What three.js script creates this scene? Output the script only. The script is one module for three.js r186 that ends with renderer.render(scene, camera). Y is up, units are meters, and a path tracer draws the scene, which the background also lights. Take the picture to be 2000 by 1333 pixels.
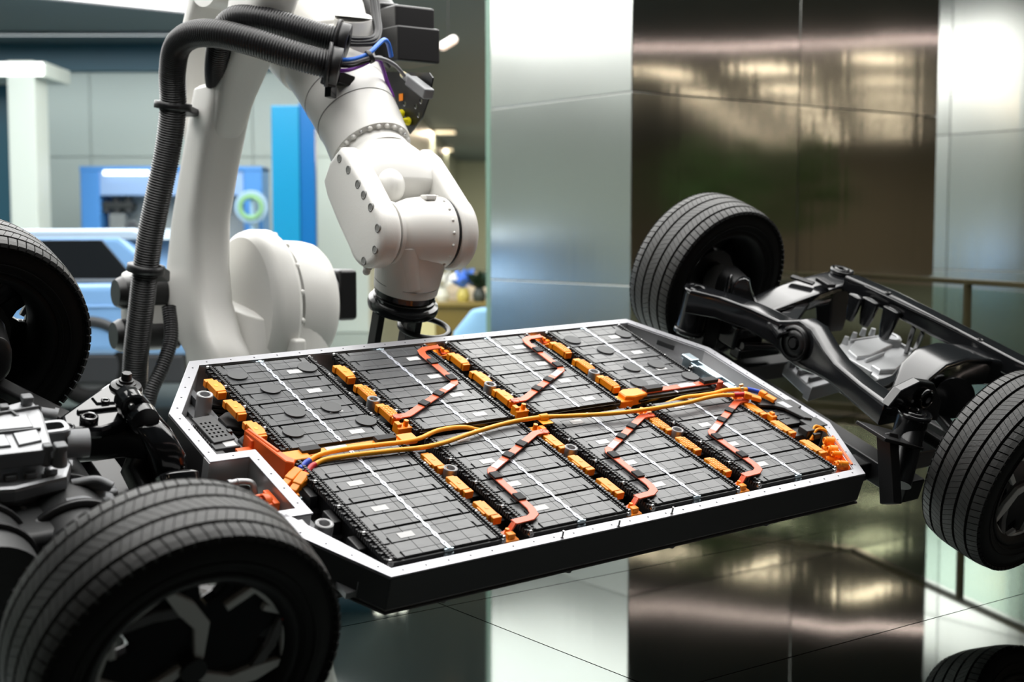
import * as THREE from 'three';
import { RoundedBoxGeometry } from 'three/addons/geometries/RoundedBoxGeometry.js';
import { mergeGeometries, mergeVertices, toCreasedNormals } from 'three/addons/utils/BufferGeometryUtils.js';
import { RectAreaLightUniformsLib } from 'three/addons/lights/RectAreaLightUniformsLib.js';

// ---------------------------------------------------------------- camera, light, exposure
const scene = new THREE.Scene();
scene.background = new THREE.Color(0x000000);
const FPX = 2650, HC = 1.4, PITCH = Math.atan((666.5 - 455) / FPX);
const camera = new THREE.PerspectiveCamera(2 * Math.atan(666.5 / FPX) * 180 / Math.PI, 2000 / 1333, 0.05, 120);
camera.position.set(0, HC, 0);
camera.rotation.set(-PITCH, 0, 0);
camera.focus = 4.5;
camera.userData.fStop = 1.9;
camera.updateMatrixWorld(true);
const renderer = new THREE.WebGLRenderer({ antialias: true });
renderer.toneMapping = THREE.LinearToneMapping;
renderer.toneMappingExposure = 1.08;
renderer.shadowMap.enabled = true;
RectAreaLightUniformsLib.init();
const CEIL = 4.0, GRID = 0.6386;                        // the building's grid is turned by this angle
const gu = (u, w) => [0.803 * u + 0.596 * w, -0.596 * u + 0.803 * w];
const LUM = { u0: 0.2, u1: 7.6, w0: -15.08, w1: -2.6 };
const PANEL = 2.2;                                       // radiance of the luminous ceiling
function ceilingLight(w, h, x, y, z, rot, color, power) {
  const l = new THREE.RectAreaLight(color, power, w, h);
  l.position.set(x, y, z);
  l.quaternion.setFromEuler(new THREE.Euler(0, rot, 0)).multiply(new THREE.Quaternion().setFromEuler(new THREE.Euler(-Math.PI / 2, 0, 0)));
  scene.add(l); return l;
}
{
  const [x, z] = gu((LUM.u0 + LUM.u1) / 2, (LUM.w0 + LUM.w1) / 2);
  ceilingLight(LUM.u1 - LUM.u0, LUM.w1 - LUM.w0, x, CEIL - 0.08, z, GRID, new THREE.Color(1, 0.985, 0.96), PANEL);
}

// ---------------------------------------------------------------- helpers
const V = (x, y, z) => new THREE.Vector3(x, y, z);
let seed = 7;
const rnd = () => { seed = (seed * 1664525 + 1013904223) % 4294967296; return seed / 4294967296; };
const R = d => d * Math.PI / 180;
// the chassis is shown tilted towards the window: its own frame, x along the car, y up, z to the window
const CH = new THREE.Matrix4().set(
  0.80239402, 0.18793318, 0.56643177, 0.05778208,
  0.03671957, 0.93177846, -0.36116557, 0.76761563,
  -0.59566392, 0.31059622, 0.74075264, -4.61021269, 0, 0, 0, 1);
const CHI = CH.clone().invert();
const rayDir = (px, py) => V((px - 1000) / FPX, -(py - 666.5) / FPX, -1).applyQuaternion(camera.quaternion);
const eye = V(0, HC, 0);
function onPlane(px, py, axis, val) {                     // where a photo direction meets a plane of the chassis
  const o = eye.clone().applyMatrix4(CHI), d = rayDir(px, py).transformDirection(CHI);
  return o.addScaledVector(d, (val - o.getComponent(axis)) / d.getComponent(axis));
}
const pk = (px, py, y = 0) => onPlane(px, py, 1, y);
const pkX = (px, py, x) => onPlane(px, py, 0, x);
const pkZ = (px, py, z) => onPlane(px, py, 2, z);
const pw = (px, py, depth) => { const d = rayDir(px, py); return eye.clone().addScaledVector(d, -depth / d.z); };
const taken = {};
function numbered(n) { taken[n] = (taken[n] || 0) + 1; return taken[n] === 1 ? n : n + '_' + String(taken[n] - 1).padStart(3, '0'); }
function tidy(g) {
  let o = g.index ? g.toNonIndexed() : g;
  for (const k of Object.keys(o.attributes)) if (!['position', 'normal', 'uv'].includes(k)) o.deleteAttribute(k);
  if (!o.attributes.normal) o.computeVertexNormals();
  if (!o.attributes.uv) o.setAttribute('uv', new THREE.BufferAttribute(new Float32Array(o.attributes.position.count * 2), 2));
  return o;
}
function merge(list) { return list.length === 1 ? tidy(list[0]) : mergeGeometries(list.map(tidy), false); }
function metreUV(g, s = 1) {                              // texture coordinates in metres, by the way each face points
  const o = g.index ? g.toNonIndexed() : g, p = o.attributes.position, uv = new Float32Array(p.count * 2);
  const a = V(), b = V(), c = V(), n = V();
  for (let i = 0; i < p.count; i += 3) {
    a.fromBufferAttribute(p, i); b.fromBufferAttribute(p, i + 1); c.fromBufferAttribute(p, i + 2);
    n.crossVectors(b.clone().sub(a), c.clone().sub(a));
    const ax = Math.abs(n.x), ay = Math.abs(n.y), az = Math.abs(n.z);
    [a, b, c].forEach((q, k) => {
      const [x, y] = ay >= ax && ay >= az ? [q.x, q.z] : ax >= az ? [q.z, q.y] : [q.x, q.y];
      uv[2 * (i + k)] = x / s; uv[2 * (i + k) + 1] = y / s;
    });
  }
  o.setAttribute('uv', new THREE.BufferAttribute(uv, 2)); return o;
}
function mesh(name, geo, mat, parent = scene) {
  const m = new THREE.Mesh(Array.isArray(geo) ? merge(geo) : geo, mat);
  m.name = parent === scene ? numbered(name) : name; m.castShadow = m.receiveShadow = true;
  parent.add(m); return m;
}
function tag(o, label, category, group) { o.userData.label = label; o.userData.category = category; if (group) o.userData.group = group; return o; }
function struct(o) { o.userData.kind = 'structure'; return o; }
class Thing {                                             // a group at the thing's base; parts are written in the frame's own coordinates
  constructor(name, label, category, origin = V(0, 0, 0), frame = null, group, turn = 0) {
    this.o = origin.clone(); this.turn = turn;
    this.g = new THREE.Group(); this.g.name = numbered(name); scene.add(this.g);
    const m = (frame ? frame.clone() : new THREE.Matrix4()).multiply(new THREE.Matrix4().makeTranslation(origin.x, origin.y, origin.z)).multiply(new THREE.Matrix4().makeRotationY(turn));
    m.decompose(this.g.position, this.g.quaternion, this.g.scale);
    tag(this.g, label, category, group);
  }
  add(name, geo, mat, parent = this.g) {                  // geometry given in frame coordinates
    const g = (Array.isArray(geo) ? merge(geo) : geo.clone()).translate(-this.o.x, -this.o.y, -this.o.z);
    return mesh(name, g, mat, parent);
  }
  put(name, geo, mat, x = 0, y = 0, z = 0, parent = this.g) {   // geometry given about its own centre, placed from the thing's base
    const m = mesh(name, geo, mat, parent); m.position.set(x, y, z); return m;
  }
}
// --- shapes
const rbox = (w, h, d, r = 0.004, s = 1) => new RoundedBoxGeometry(w, h, d, s, Math.min(r, w / 2.01, h / 2.01, d / 2.01));
const box = (x0, x1, y0, y1, z0, z1) => new THREE.BoxGeometry(x1 - x0, y1 - y0, z1 - z0).translate((x0 + x1) / 2, (y0 + y1) / 2, (z0 + z1) / 2);
const rb = (x0, x1, y0, y1, z0, z1, r = 0.004) => rbox(x1 - x0, y1 - y0, z1 - z0, r).translate((x0 + x1) / 2, (y0 + y1) / 2, (z0 + z1) / 2);
function prism(pts, y0, y1, bevel = 0, holes = [], seg = 1) {   // pts: [x, z]; extruded up from y0 to y1
  const s = new THREE.Shape(pts.map(p => new THREE.Vector2(p[0], -p[1])));
  for (const h of holes) s.holes.push(new THREE.Path(h.map(p => new THREE.Vector2(p[0], -p[1]))));
  const g = new THREE.ExtrudeGeometry(s, { depth: y1 - y0 - 2 * bevel, bevelEnabled: bevel > 0, bevelThickness: bevel, bevelSize: bevel, bevelOffset: -bevel, bevelSegments: seg, curveSegments: 12 });
  return g.rotateX(-Math.PI / 2).translate(0, y0 + bevel, 0);
}
const circlePts = (x, z, r, n = 10) => Array.from({ length: n }, (_, i) => [x + r * Math.cos(i * 2 * Math.PI / n), z + r * Math.sin(i * 2 * Math.PI / n)]);
function between(g, p0, p1) {                              // a shape along +y from 0 to 1 metre, laid from p0 to p1 (already scaled)
  const d = p1.clone().sub(p0).normalize();
  return g.applyQuaternion(new THREE.Quaternion().setFromUnitVectors(V(0, 1, 0), d)).translate(p0.x, p0.y, p0.z);
}
const cyl = (p0, p1, r0, r1 = r0, n = 20) => { const L = p0.distanceTo(p1); return between(new THREE.CylinderGeometry(r1, r0, L, n).translate(0, L / 2, 0), p0, p1); };
const ringTube = (p0, p1, ro, ri, n = 24) => { const L = p0.distanceTo(p1); return between(new THREE.LatheGeometry([[ri, 0], [ro, 0], [ro, L], [ri, L], [ri, 0]].map(q => new THREE.Vector2(...q)), n), p0, p1); };
const lathe = (prof, p0, dir, n = 32) => between(toCreasedNormals(new THREE.LatheGeometry(prof.map(q => new THREE.Vector2(...q)), n), 0.6), p0, p0.clone().add(dir));
const curve = pts => new THREE.CatmullRomCurve3(pts, false, 'centripetal');
const tube = (pts, r, n = 10, seg = 60) => new THREE.TubeGeometry(curve(pts), seg, r, n, false);
function bar(p0, p1, w, h, up = V(0, 1, 0), r = 0.006) {   // a rounded bar from p0 to p1, w across, h along up
  const d = p1.clone().sub(p0), L = d.length(); d.normalize();
  const s = new THREE.Vector3().crossVectors(d, up).normalize(), u = new THREE.Vector3().crossVectors(s, d).normalize();
  const g = rbox(w, h, L, r);
  return g.applyMatrix4(new THREE.Matrix4().makeBasis(s, u, d.clone().negate())).translate((p0.x + p1.x) / 2, (p0.y + p1.y) / 2, (p0.z + p1.z) / 2);
}
// skin through a row of cross-sections {c, a, b, s?, u?, n?}: centre, half width along s, half height along u, roundness n
function loft(secs, N = 36, caps = 0.35, crease = 0) {
  const S = [];
  secs.forEach((q, i) => {
    const t = secs[Math.min(i + 1, secs.length - 1)].c.clone().sub(secs[Math.max(i - 1, 0)].c).normalize();
    let s = q.s ? q.s.clone() : S.length ? S[S.length - 1].s.clone() : (Math.abs(t.x) < 0.8 ? V(1, 0, 0) : V(0, 0, 1));
    if (!q.free) s.addScaledVector(t, -s.dot(t)); s.normalize();
    const u = q.u ? q.u.clone().normalize() : new THREE.Vector3().crossVectors(t, s).normalize();
    S.push({ c: q.c, s, u, a: q.a, b: q.b ?? q.a, n: q.n ?? 2, t });
  });
  const full = [];
  const f0 = S[0], f1 = S[S.length - 1];
  if (caps) for (const k of [0, 0.3, 0.62, 0.88]) { const cs = Math.max(0.001, Math.sin(k * Math.PI / 2)); full.push({ ...f0, a: f0.a * cs, b: f0.b * cs, c: f0.c.clone().addScaledVector(f0.t, -caps * Math.min(f0.a, f0.b) * Math.cos(k * Math.PI / 2)) }); }
  full.push(...S);
  if (caps) for (const k of [0.88, 0.62, 0.3, 0]) { const cs = Math.max(0.001, Math.sin(k * Math.PI / 2)); full.push({ ...f1, a: f1.a * cs, b: f1.b * cs, c: f1.c.clone().addScaledVector(f1.t, caps * Math.min(f1.a, f1.b) * Math.cos(k * Math.PI / 2)) }); }
  const pos = [], idx = [];
  for (const q of full) for (let j = 0; j < N; j++) {
    const th = j * 2 * Math.PI / N, e = 2 / q.n, c = Math.cos(th), s = Math.sin(th);
    const x = q.a * Math.sign(c) * Math.abs(c) ** e, y = q.b * Math.sign(s) * Math.abs(s) ** e;
    const p = q.c.clone().addScaledVector(q.s, x).addScaledVector(q.u, y); pos.push(p.x, p.y, p.z);
  }
  for (let i = 0; i < full.length - 1; i++) for (let j = 0; j < N; j++) {
    const a = i * N + j, b = i * N + (j + 1) % N, c = a + N, d = b + N; idx.push(a, b, d, a, d, c);
  }
  const g = new THREE.BufferGeometry(); g.setAttribute('position', new THREE.Float32BufferAttribute(pos, 3)); g.setIndex(idx);
  const vol = (() => { let v = 0; const A = V(), B = V(), C = V(); for (let i = 0; i < idx.length; i += 3) { A.fromArray(pos, idx[i] * 3); B.fromArray(pos, idx[i + 1] * 3); C.fromArray(pos, idx[i + 2] * 3); v += A.dot(B.cross(C)); } return v; })();
  if (vol < 0) { for (let i = 0; i < idx.length; i += 3) [idx[i], idx[i + 1]] = [idx[i + 1], idx[i]]; g.setIndex(idx); }
  g.computeVertexNormals(); return crease ? toCreasedNormals(g, crease) : g;
}
// --- textures
function noiseTex(n, fn, srgb = false) {
  const d = new Uint8Array(n * n * 4);
  for (let y = 0; y < n; y++) for (let x = 0; x < n; x++) { const v = fn(x / n, y / n), i = 4 * (y * n + x); for (let k = 0; k < 3; k++) d[i + k] = Math.max(0, Math.min(255, 255 * (Array.isArray(v) ? v[k] : v))); d[i + 3] = 255; }
  const t = new THREE.DataTexture(d, n, n); t.wrapS = t.wrapT = THREE.RepeatWrapping; t.magFilter = THREE.LinearFilter; t.minFilter = THREE.LinearMipmapLinearFilter; t.generateMipmaps = true; t.needsUpdate = true;
  if (srgb) t.colorSpace = THREE.SRGBColorSpace; return t;
}
function lattice(n) { const a = Array.from({ length: n * n }, rnd); return (x, y) => { x = ((x % 1) + 1) % 1 * n; y = ((y % 1) + 1) % 1 * n; const i = Math.floor(x), j = Math.floor(y), f = x - i, h = y - j, s = t => t * t * (3 - 2 * t), g = (p, q) => a[(q % n) * n + (p % n)]; const A = g(i, j) * (1 - s(f)) + g(i + 1, j) * s(f), B = g(i, j + 1) * (1 - s(f)) + g(i + 1, j + 1) * s(f); return A * (1 - s(h)) + B * s(h); }; }
const n4 = lattice(4), n8 = lattice(8), n16 = lattice(16), n64 = lattice(64), n128 = lattice(128);
const fbm = (x, y) => 0.4 * n4(x, y) + 0.3 * n8(x, y) + 0.2 * n16(x, y) + 0.1 * n64(x, y);
const brushed = noiseTex(512, (x, y) => 0.55 * n128(x, y * 0.02 + 0.3) + 0.25 * n64(x, 0.5) + 0.2 * fbm(x, y));       // streaks run up
const wavy = noiseTex(256, (x, y) => 0.6 * n4(x, y) + 0.4 * n8(x, y));
const panelWave = noiseTex(512, (x, y) => 0.62 * n4(x, y) + 0.26 * n8(x, y) + 0.035 * n64(x, 0.5) + 0.02 * n128(x, 0.2));
const grain = noiseTex(256, (x, y) => 0.5 * n128(x, y) + 0.3 * n64(x, y) + 0.2 * fbm(x, y));
const cloudRough = noiseTex(256, (x, y) => { const v = 0.5 + 0.5 * (fbm(x, y) - 0.5) * 2; return [0, v, 0]; });
const withRepeat = (t, sx, sy) => { const c = t.clone(); c.repeat.set(sx, sy); c.needsUpdate = true; return c; };
// --- materials (linear colours)
const C = (r, g, b) => new THREE.Color().setRGB(r, g, b);
const mat = (r, g, b, rough, metal = 0, extra = {}) => new THREE.MeshPhysicalMaterial({ color: C(r, g, b), roughness: rough, metalness: metal, ...extra });
const M = {
  tile: mat(0.06, 0.0625, 0.066, 0.3, 0, { roughnessMap: null, bumpMap: withRepeat(wavy, 6, 6), bumpScale: 0.0012 }),
  tile2: mat(0.047, 0.049, 0.052, 0.34, 0, { bumpMap: withRepeat(wavy, 5, 5), bumpScale: 0.0012 }),
  blackPlastic: mat(0.006, 0.006, 0.007, 0.42),
  darkPlastic: mat(0.018, 0.0185, 0.02, 0.42),
  foam: mat(0.022, 0.0225, 0.024, 0.75),
  disc: mat(0.05, 0.052, 0.054, 0.55),
  film: mat(0.03, 0.018, 0.006, 0.12, 0.2),
  strap: mat(0.5, 0.52, 0.58, 0.3, 0.6),
  label: mat(0.5, 0.5, 0.5, 0.5),
  orange: mat(1.0, 0.29, 0.006, 0.42),
  orangeDeep: mat(0.86, 0.13, 0.012, 0.4),
  bus: mat(0.72, 0.11, 0.035, 0.3),
  cable: mat(1.0, 0.4, 0.012, 0.4),
  blue: mat(0.01, 0.06, 0.5, 0.4), red: mat(0.55, 0.01, 0.02, 0.4),
  alu: mat(0.5, 0.5, 0.51, 0.38, 0.7, { bumpMap: withRepeat(grain, 8, 8), bumpScale: 0.0003 }),
  aluLight: mat(0.35, 0.35, 0.37, 0.4, 0.75),
  aluCast: mat(0.27, 0.275, 0.285, 0.34, 0.85, { bumpMap: withRepeat(grain, 12, 12), bumpScale: 0.0006 }),
  steel: mat(0.6, 0.6, 0.6, 0.25, 1),
  zinc: mat(0.55, 0.66, 0.72, 0.28, 0.9), zincYellow: mat(0.75, 0.66, 0.4, 0.3, 0.9),
  darkSkin: mat(0.018, 0.0175, 0.019, 0.5),
  rubber: mat(0.005, 0.0051, 0.0052, 0.7, 0, { specularIntensity: 0.35 }),
  tread: mat(0.026, 0.026, 0.025, 0.52, 0, { bumpMap: withRepeat(grain, 4, 4), bumpScale: 0.0008 }),
  rimBlack: mat(0.006, 0.006, 0.007, 0.18),
  rimSilver: mat(0.42, 0.42, 0.41, 0.4, 0.3),
  rimGrey: mat(0.06, 0.06, 0.062, 0.35),
  aluPale: mat(0.5, 0.51, 0.52, 0.4, 0.5),
  rimBarrel: mat(0.004, 0.004, 0.0045, 0.6, 0, { specularIntensity: 0.4 }),
  redPaint: mat(0.8, 0.02, 0.01, 0.4),
  chassis: mat(0.008, 0.0085, 0.0095, 0.14, 0, { clearcoat: 0.25, clearcoatRoughness: 0.1 }),
  chassisMatte: mat(0.006, 0.006, 0.0066, 0.36),
  robot: mat(0.68, 0.67, 0.64, 0.36, 0, { bumpMap: withRepeat(grain, 3, 3), bumpScale: 0.0003 }),
  hose: mat(0.007, 0.007, 0.008, 0.38),
  glassEdge: mat(0.35, 0.55, 0.45, 0.2),
};
// ---------------------------------------------------------------- the place
{
  // dark mirror-polished floor slabs, laid on the building grid
  const fl = struct(new THREE.Group()); fl.name = 'floor'; scene.add(fl);
  const base = mesh('floor_bed', box(-17, 33, -0.16, -0.012, -50, 7), mat(0.5, 0.51, 0.49, 0.7), fl);
  const slabs = [mat(0.25, 0.28, 0.268, 0.035, 1), mat(0.24, 0.272, 0.26, 0.045, 1), mat(0.26, 0.286, 0.273, 0.03, 1)];
  const gap = 0.0055;
  for (let iw = -13; iw <= 4; iw++) {
    const w0 = -4.165 + iw * 1.19, w1 = w0 + 1.19, wide = iw === 0 ? 4.08 : 2.04;
    for (let iu = -6; iu <= 10; iu++) {
      const u0 = 2.785 + iu * wide, u1 = u0 + wide;
      const [x, z] = gu((u0 + u1) / 2, (w0 + w1) / 2);
      if (x < -15 || x > 13.5 || z > 5.6 || z < -24 || u0 > 24) continue;
      const m = mesh('slab', new THREE.BoxGeometry(wide - gap, 0.012, 1.19 - gap), slabs[Math.floor(rnd() * 3)], fl);
      m.position.set(x, -0.006, z); m.rotation.y = GRID;
    }
  }
  const darkCeil = mat(0.055, 0.095, 0.115, 0.55);
  struct(mesh('ceiling', box(-17, 33, CEIL, CEIL + 0.2, -50, 7), darkCeil));
  // luminous ceiling: frame and stretched diffuser
  const [lx, lz] = gu((LUM.u0 + LUM.u1) / 2, (LUM.w0 + LUM.w1) / 2), LW = LUM.u1 - LUM.u0, LD = LUM.w1 - LUM.w0;
  const t = new Thing('ceiling_light', 'large white luminous stretch ceiling above robot and battery pack', 'ceiling light', V(lx, CEIL, lz), null, undefined, GRID);
  t.put('light_diffuser', new THREE.BoxGeometry(LW, 0.02, LD), new THREE.MeshStandardMaterial({ color: 0xffffff, roughness: 0.8, emissive: C(1, 0.985, 0.96), emissiveIntensity: 2.6 }), 0, -0.03, 0);
  for (const s of [-1, 1]) { t.put('light_frame', rbox(LW + 0.12, 0.06, 0.06), M.aluLight, 0, -0.03, s * (LD / 2 + 0.03)); t.put('light_frame', rbox(0.06, 0.06, LD), M.aluLight, s * (LW / 2 + 0.03), -0.03, 0); }

  // outer walls
  const grey = mat(0.46, 0.53, 0.5, 0.45, 0, { bumpMap: withRepeat(wavy, 0.3, 0.3), bumpScale: 0.002 });
  const teal = mat(0.03, 0.1, 0.14, 0.4);
  const wl = struct(new THREE.Group()); wl.name = 'wall_back'; scene.add(wl);
  const ZB = -19;
  const wallTop = 3.62;
  mesh('wall_core', box(-17, -2.0, 0, CEIL, ZB - 0.25, ZB - 0.03), mat(0.34, 0.37, 0.36, 0.8), wl);
  const xs = [-17, -14.3, -12.2, -10.1, -8.1, -6.7, -5.85, -4.5, -3.6, -2.75, -2.0];
  for (let i = 0; i < xs.length - 1; i++) for (const [y0, y1] of [[0, 2.45], [2.45, wallTop]]) mesh('wall_panel', metreUV(rb(xs[i] + 0.006, xs[i + 1] - 0.006, y0 + 0.006, y1 - 0.006, ZB - 0.03, ZB, 0.004)), grey, wl);
  mesh('soffit_panel', rb(-17, -2.0, wallTop, CEIL, ZB - 0.03, ZB + 0.06), teal, wl);
  struct(mesh('wall_left', metreUV(box(-17.2, -17, 0, CEIL, -50, 7)), mat(0.6, 0.66, 0.6, 0.5)));
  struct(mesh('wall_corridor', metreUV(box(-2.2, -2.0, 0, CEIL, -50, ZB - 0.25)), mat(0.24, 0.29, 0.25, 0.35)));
  struct(mesh('wall_corridor_end', box(-2, 33, 0, CEIL, -50.2, -50), mat(0.4, 0.48, 0.4, 0.5)));
  struct(mesh('wall_right', metreUV(box(33, 33.2, 0, CEIL, -50, 7)), mat(0.5, 0.45, 0.36, 0.5)));
  struct(mesh('wall_front', box(-17, 33, 0, CEIL, 7, 7.2), mat(0.05, 0.045, 0.04, 0.6)));

  // the steel-clad column: two faces with panel joints
  const steelClad = (rough) => new THREE.MeshPhysicalMaterial({ color: C(0.5, 0.515, 0.485), metalness: 1, roughness: rough, anisotropy: 0.4, bumpMap: withRepeat(panelWave, 0.25, 0.18), bumpScale: 0.01 });
  const clad = [steelClad(0.09), steelClad(0.11)], cladW = [steelClad(0.21), steelClad(0.24)];
  const U = V(0.803, 0, -0.596), W = V(0.596, 0, 0.803);
  const column = (corner, lenU, lenW, joints, splitsU, splitsW, name) => {          // corner: the vertical edge nearest the window; walls run along +u and -w
    const g = struct(new THREE.Group()); g.name = name; scene.add(g); g.position.copy(corner); g.rotation.y = GRID;
    mesh('column_core', box(0.02, lenU - 0.02, 0, CEIL, -lenW + 0.02, -0.02), mat(0.45, 0.45, 0.44, 0.6), g);
    const ys = [0, ...joints, CEIL], su = [0, ...splitsU, lenU], sw = [0, ...splitsW, lenW];
    for (let i = 0; i < ys.length - 1; i++) {
      for (let k = 0; k < su.length - 1; k++) mesh('clad_panel', metreUV(rb(su[k] + 0.003, su[k + 1] - 0.003, ys[i] + 0.003, ys[i + 1] - 0.003, -0.02, 0, 0.003).translate(k * 0.37, i * 0.7, 0)).translate(-k * 0.37, -i * 0.7, 0), clad[(i + k) % 2], g);
      for (let k = 0; k < sw.length - 1; k++) mesh('clad_panel', metreUV(rb(0, 0.02, ys[i] + 0.003, ys[i + 1] - 0.003, -sw[k + 1] + 0.003, -sw[k] - 0.003, 0.003)), cladW[(i + k + 1) % 2], g);
      for (let k = 0; k < sw.length - 1; k++) mesh('clad_panel', metreUV(rb(lenU - 0.02, lenU, ys[i] + 0.003, ys[i + 1] - 0.003, -sw[k + 1] + 0.003, -sw[k] - 0.003, 0.003)), cladW[(i + k) % 2], g);
    }
    return g;
  };
  const c0 = pw(1232, 455, 9); c0.y = 0;
  column(c0, 3.25, 1.59, [1.05, 2.325], [1.62], [], 'column_1');
  const c1 = pw(2205, 455, 11.5); c1.y = 0;
  column(c1, 3, 3.6, [1.05, 2.325], [1.5], [1.8], 'column_2');
}
// ---------------------------------------------------------------- battery pack
const DEPTH = 0.105;
function offsetPoly(pts, d) {                              // inward offset of a polygon given clockwise in x, z seen from above
  const n = pts.length, out = [];
  for (let i = 0; i < n; i++) {
    const a = pts[(i + n - 1) % n], b = pts[i], c = pts[(i + 1) % n];
    const e0 = [b[0] - a[0], b[1] - a[1]], e1 = [c[0] - b[0], c[1] - b[1]], l0 = Math.hypot(...e0), l1 = Math.hypot(...e1);
    const m0 = [-e0[1] / l0, e0[0] / l0], m1 = [-e1[1] / l1, e1[0] / l1], k = 1 + m0[0] * m1[0] + m0[1] * m1[1];
    out.push([b[0] + d * (m0[0] + m1[0]) / k, b[1] + d * (m0[1] + m1[1]) / k]);
  }
  return out;
}
const OUT = [[-0.955, -0.66], [0.987, -0.655], [1.172, -0.33], [1.182, 0.335], [0.992, 0.678], [-0.95, 0.678], [-1.162, 0.305], [-1.162, 0.285], [-1.038, 0.289], [-1.038, -0.014], [-1.162, -0.016], [-1.162, -0.328]];
const INN = offsetPoly(OUT, 0.036);
{
  const t = new Thing('battery_tray', 'open silver battery tray with flanged rim and dark outer sides', 'battery tray', V(0, -DEPTH, 0), CH);
  const rimHoles = [];
  const along = (a, b, list) => list.forEach(f => rimHoles.push(circlePts(a[0] + (b[0] - a[0]) * f, a[1] + (b[1] - a[1]) * f, 0.0046, 8)));
  const MID = offsetPoly(OUT, 0.019);
  const every = n => Array.from({ length: n }, (_, i) => (i + 0.5) / n);
  const cnt = [22, 4, 7, 4, 26, 5, 0, 1, 4, 1, 4, 5];
  OUT.forEach((_, i) => along(MID[i], MID[(i + 1) % OUT.length], every(cnt[i])));
  t.add('rim_flange', prism(OUT, -0.006, 0, 0.001, [INN, ...rimHoles]), M.aluLight);
  const SK = offsetPoly(OUT, 0.004), IW = offsetPoly(OUT, 0.034);
  t.add('side_wall', prism(SK, -DEPTH, -0.006, 0, [IW]), M.alu);
  // dark outer skin plates, one per side
  [[0, 1], [1, 2], [2, 3], [3, 4], [4, 5], [5, 6], [10, 11], [11, 0]].forEach(([i, j]) => {
    const a = OUT[i], b = OUT[j], p0 = V(a[0], -DEPTH / 2 - 0.0035, a[1]), p1 = V(b[0], -DEPTH / 2 - 0.0035, b[1]);
    t.add('side_plate', bar(p0, p1, 0.004, DEPTH - 0.005, V(0, 1, 0), 0.001), M.darkSkin);
  });
  t.add('tray_floor', prism(SK, -DEPTH - 0.01, -DEPTH + 0.004, 0.001), M.alu);
  t.add('bottom_lip', [prism(offsetPoly(OUT, -0.004), -DEPTH - 0.016, -DEPTH - 0.01, 0.001, [offsetPoly(OUT, 0.05)])], M.darkSkin);
  for (const x of [-0.75, -0.3, 0.12, 0.55]) t.add('under_bolt', cyl(V(x, -DEPTH - 0.03, 0.66), V(x, -DEPTH - 0.012, 0.66), 0.012, 0.016, 12), M.darkSkin);
  // sleeves in the gaps and at the ends
  for (const [x, z, r, y0, y1] of [[-0.473, -0.25, 0.0225, -0.09, 0.006], [0.008, -0.25, 0.0225, -0.09, 0.006], [0.488, -0.246, 0.0225, -0.09, 0.006], [-0.471, 0.228, 0.0225, -0.09, 0.006], [0.012, 0.226, 0.0225, -0.09, 0.006], [0.495, 0.226, 0.0225, -0.09, 0.006], [-1.006, -0.413, 0.026, -DEPTH, 0.005], [-1.0, 0.392, 0.026, -DEPTH, 0.005]])
    t.add('spacer_sleeve', ringTube(V(x, y0, z), V(x, y1, z), r, r * 0.62), M.alu);
  // studs on the window side of the rim
  for (const f of [[1098, 1050], [1208, 1028], [1312, 1003]]) { const p = pk(f[0], f[1]); t.add('rim_stud', [cyl(V(p.x, 0, p.z), V(p.x, 0.022, p.z), 0.0034, 0.003, 10), cyl(V(p.x, 0, p.z), V(p.x, 0.003, p.z), 0.006, 0.006, 6)], M.steel); }
  // rails and cross members on the tray floor
  t.add('floor_rail', [rb(-0.998, -0.975, -DEPTH, -0.055, -0.57, 0.6, 0.002), rb(-1.03, -0.99, -DEPTH, -0.085, -0.57, 0.6, 0.002)], M.aluCast);
  for (const x of [-0.478, 0.002, 0.482]) t.add('cross_member', rb(x - 0.018, x + 0.018, -DEPTH, -0.05, -0.62, 0.64, 0.002), M.aluCast);
  t.add('cross_member', rb(-0.98, 0.98, -DEPTH, -0.06, -0.012, 0.012, 0.002), M.aluCast);
  // cut hollow profile beside the recess
  const hx = -1.075, hz = 0.37;
  for (const [x0, x1, y0, y1] of [[-0.035, 0.035, -0.004, 0], [-0.035, 0.035, -0.05, -0.046], [-0.035, -0.031, -0.1, 0], [0.031, 0.035, -0.1, 0], [-0.002, 0.002, -0.05, 0]]) t.add('hollow_profile', box(hx + x0, hx + x1, y0 - 0.006, y1 - 0.006, hz - 0.03, hz + 0.02), M.alu);
  t.add('profile_web', [box(-1.165, -1.16, -0.1, -0.004, -0.055, -0.014), box(-1.165, -1.158, -0.036, -0.032, -0.055, -0.014), box(-1.165, -1.158, -0.07, -0.066, -0.055, -0.014)], M.alu);
  // coolant pipe in the recess
  const cp = [V(-1.125, -0.045, 0.045), V(-1.085, -0.044, 0.046), V(-1.06, -0.045, 0.062), V(-1.055, -0.065, 0.075), V(-1.055, -0.105, 0.076)];
  t.add('coolant_pipe', [tube(cp, 0.0105, 14, 40), ringTube(V(-1.128, -0.045, 0.045), V(-1.118, -0.045, 0.045), 0.0125, 0.008), ringTube(V(-1.1, -0.0445, 0.0455), V(-1.096, -0.0445, 0.0455), 0.0125, 0.009)], M.alu);
  // orange header plugged through the recess wall
  t.add('orange_header', [rb(-1.06, -1.04, -0.09, -0.028, 0.13, 0.21, 0.004), ...[0, 1, 2, 3].map(i => rb(-1.1, -1.055, -0.084 + 0.0, -0.034, 0.137 + i * 0.018, 0.148 + i * 0.018, 0.003)), ringTube(V(-1.075, -0.05, 0.17), V(-1.055, -0.05, 0.17), 0.03, 0.024)], M.orangeDeep);
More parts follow.
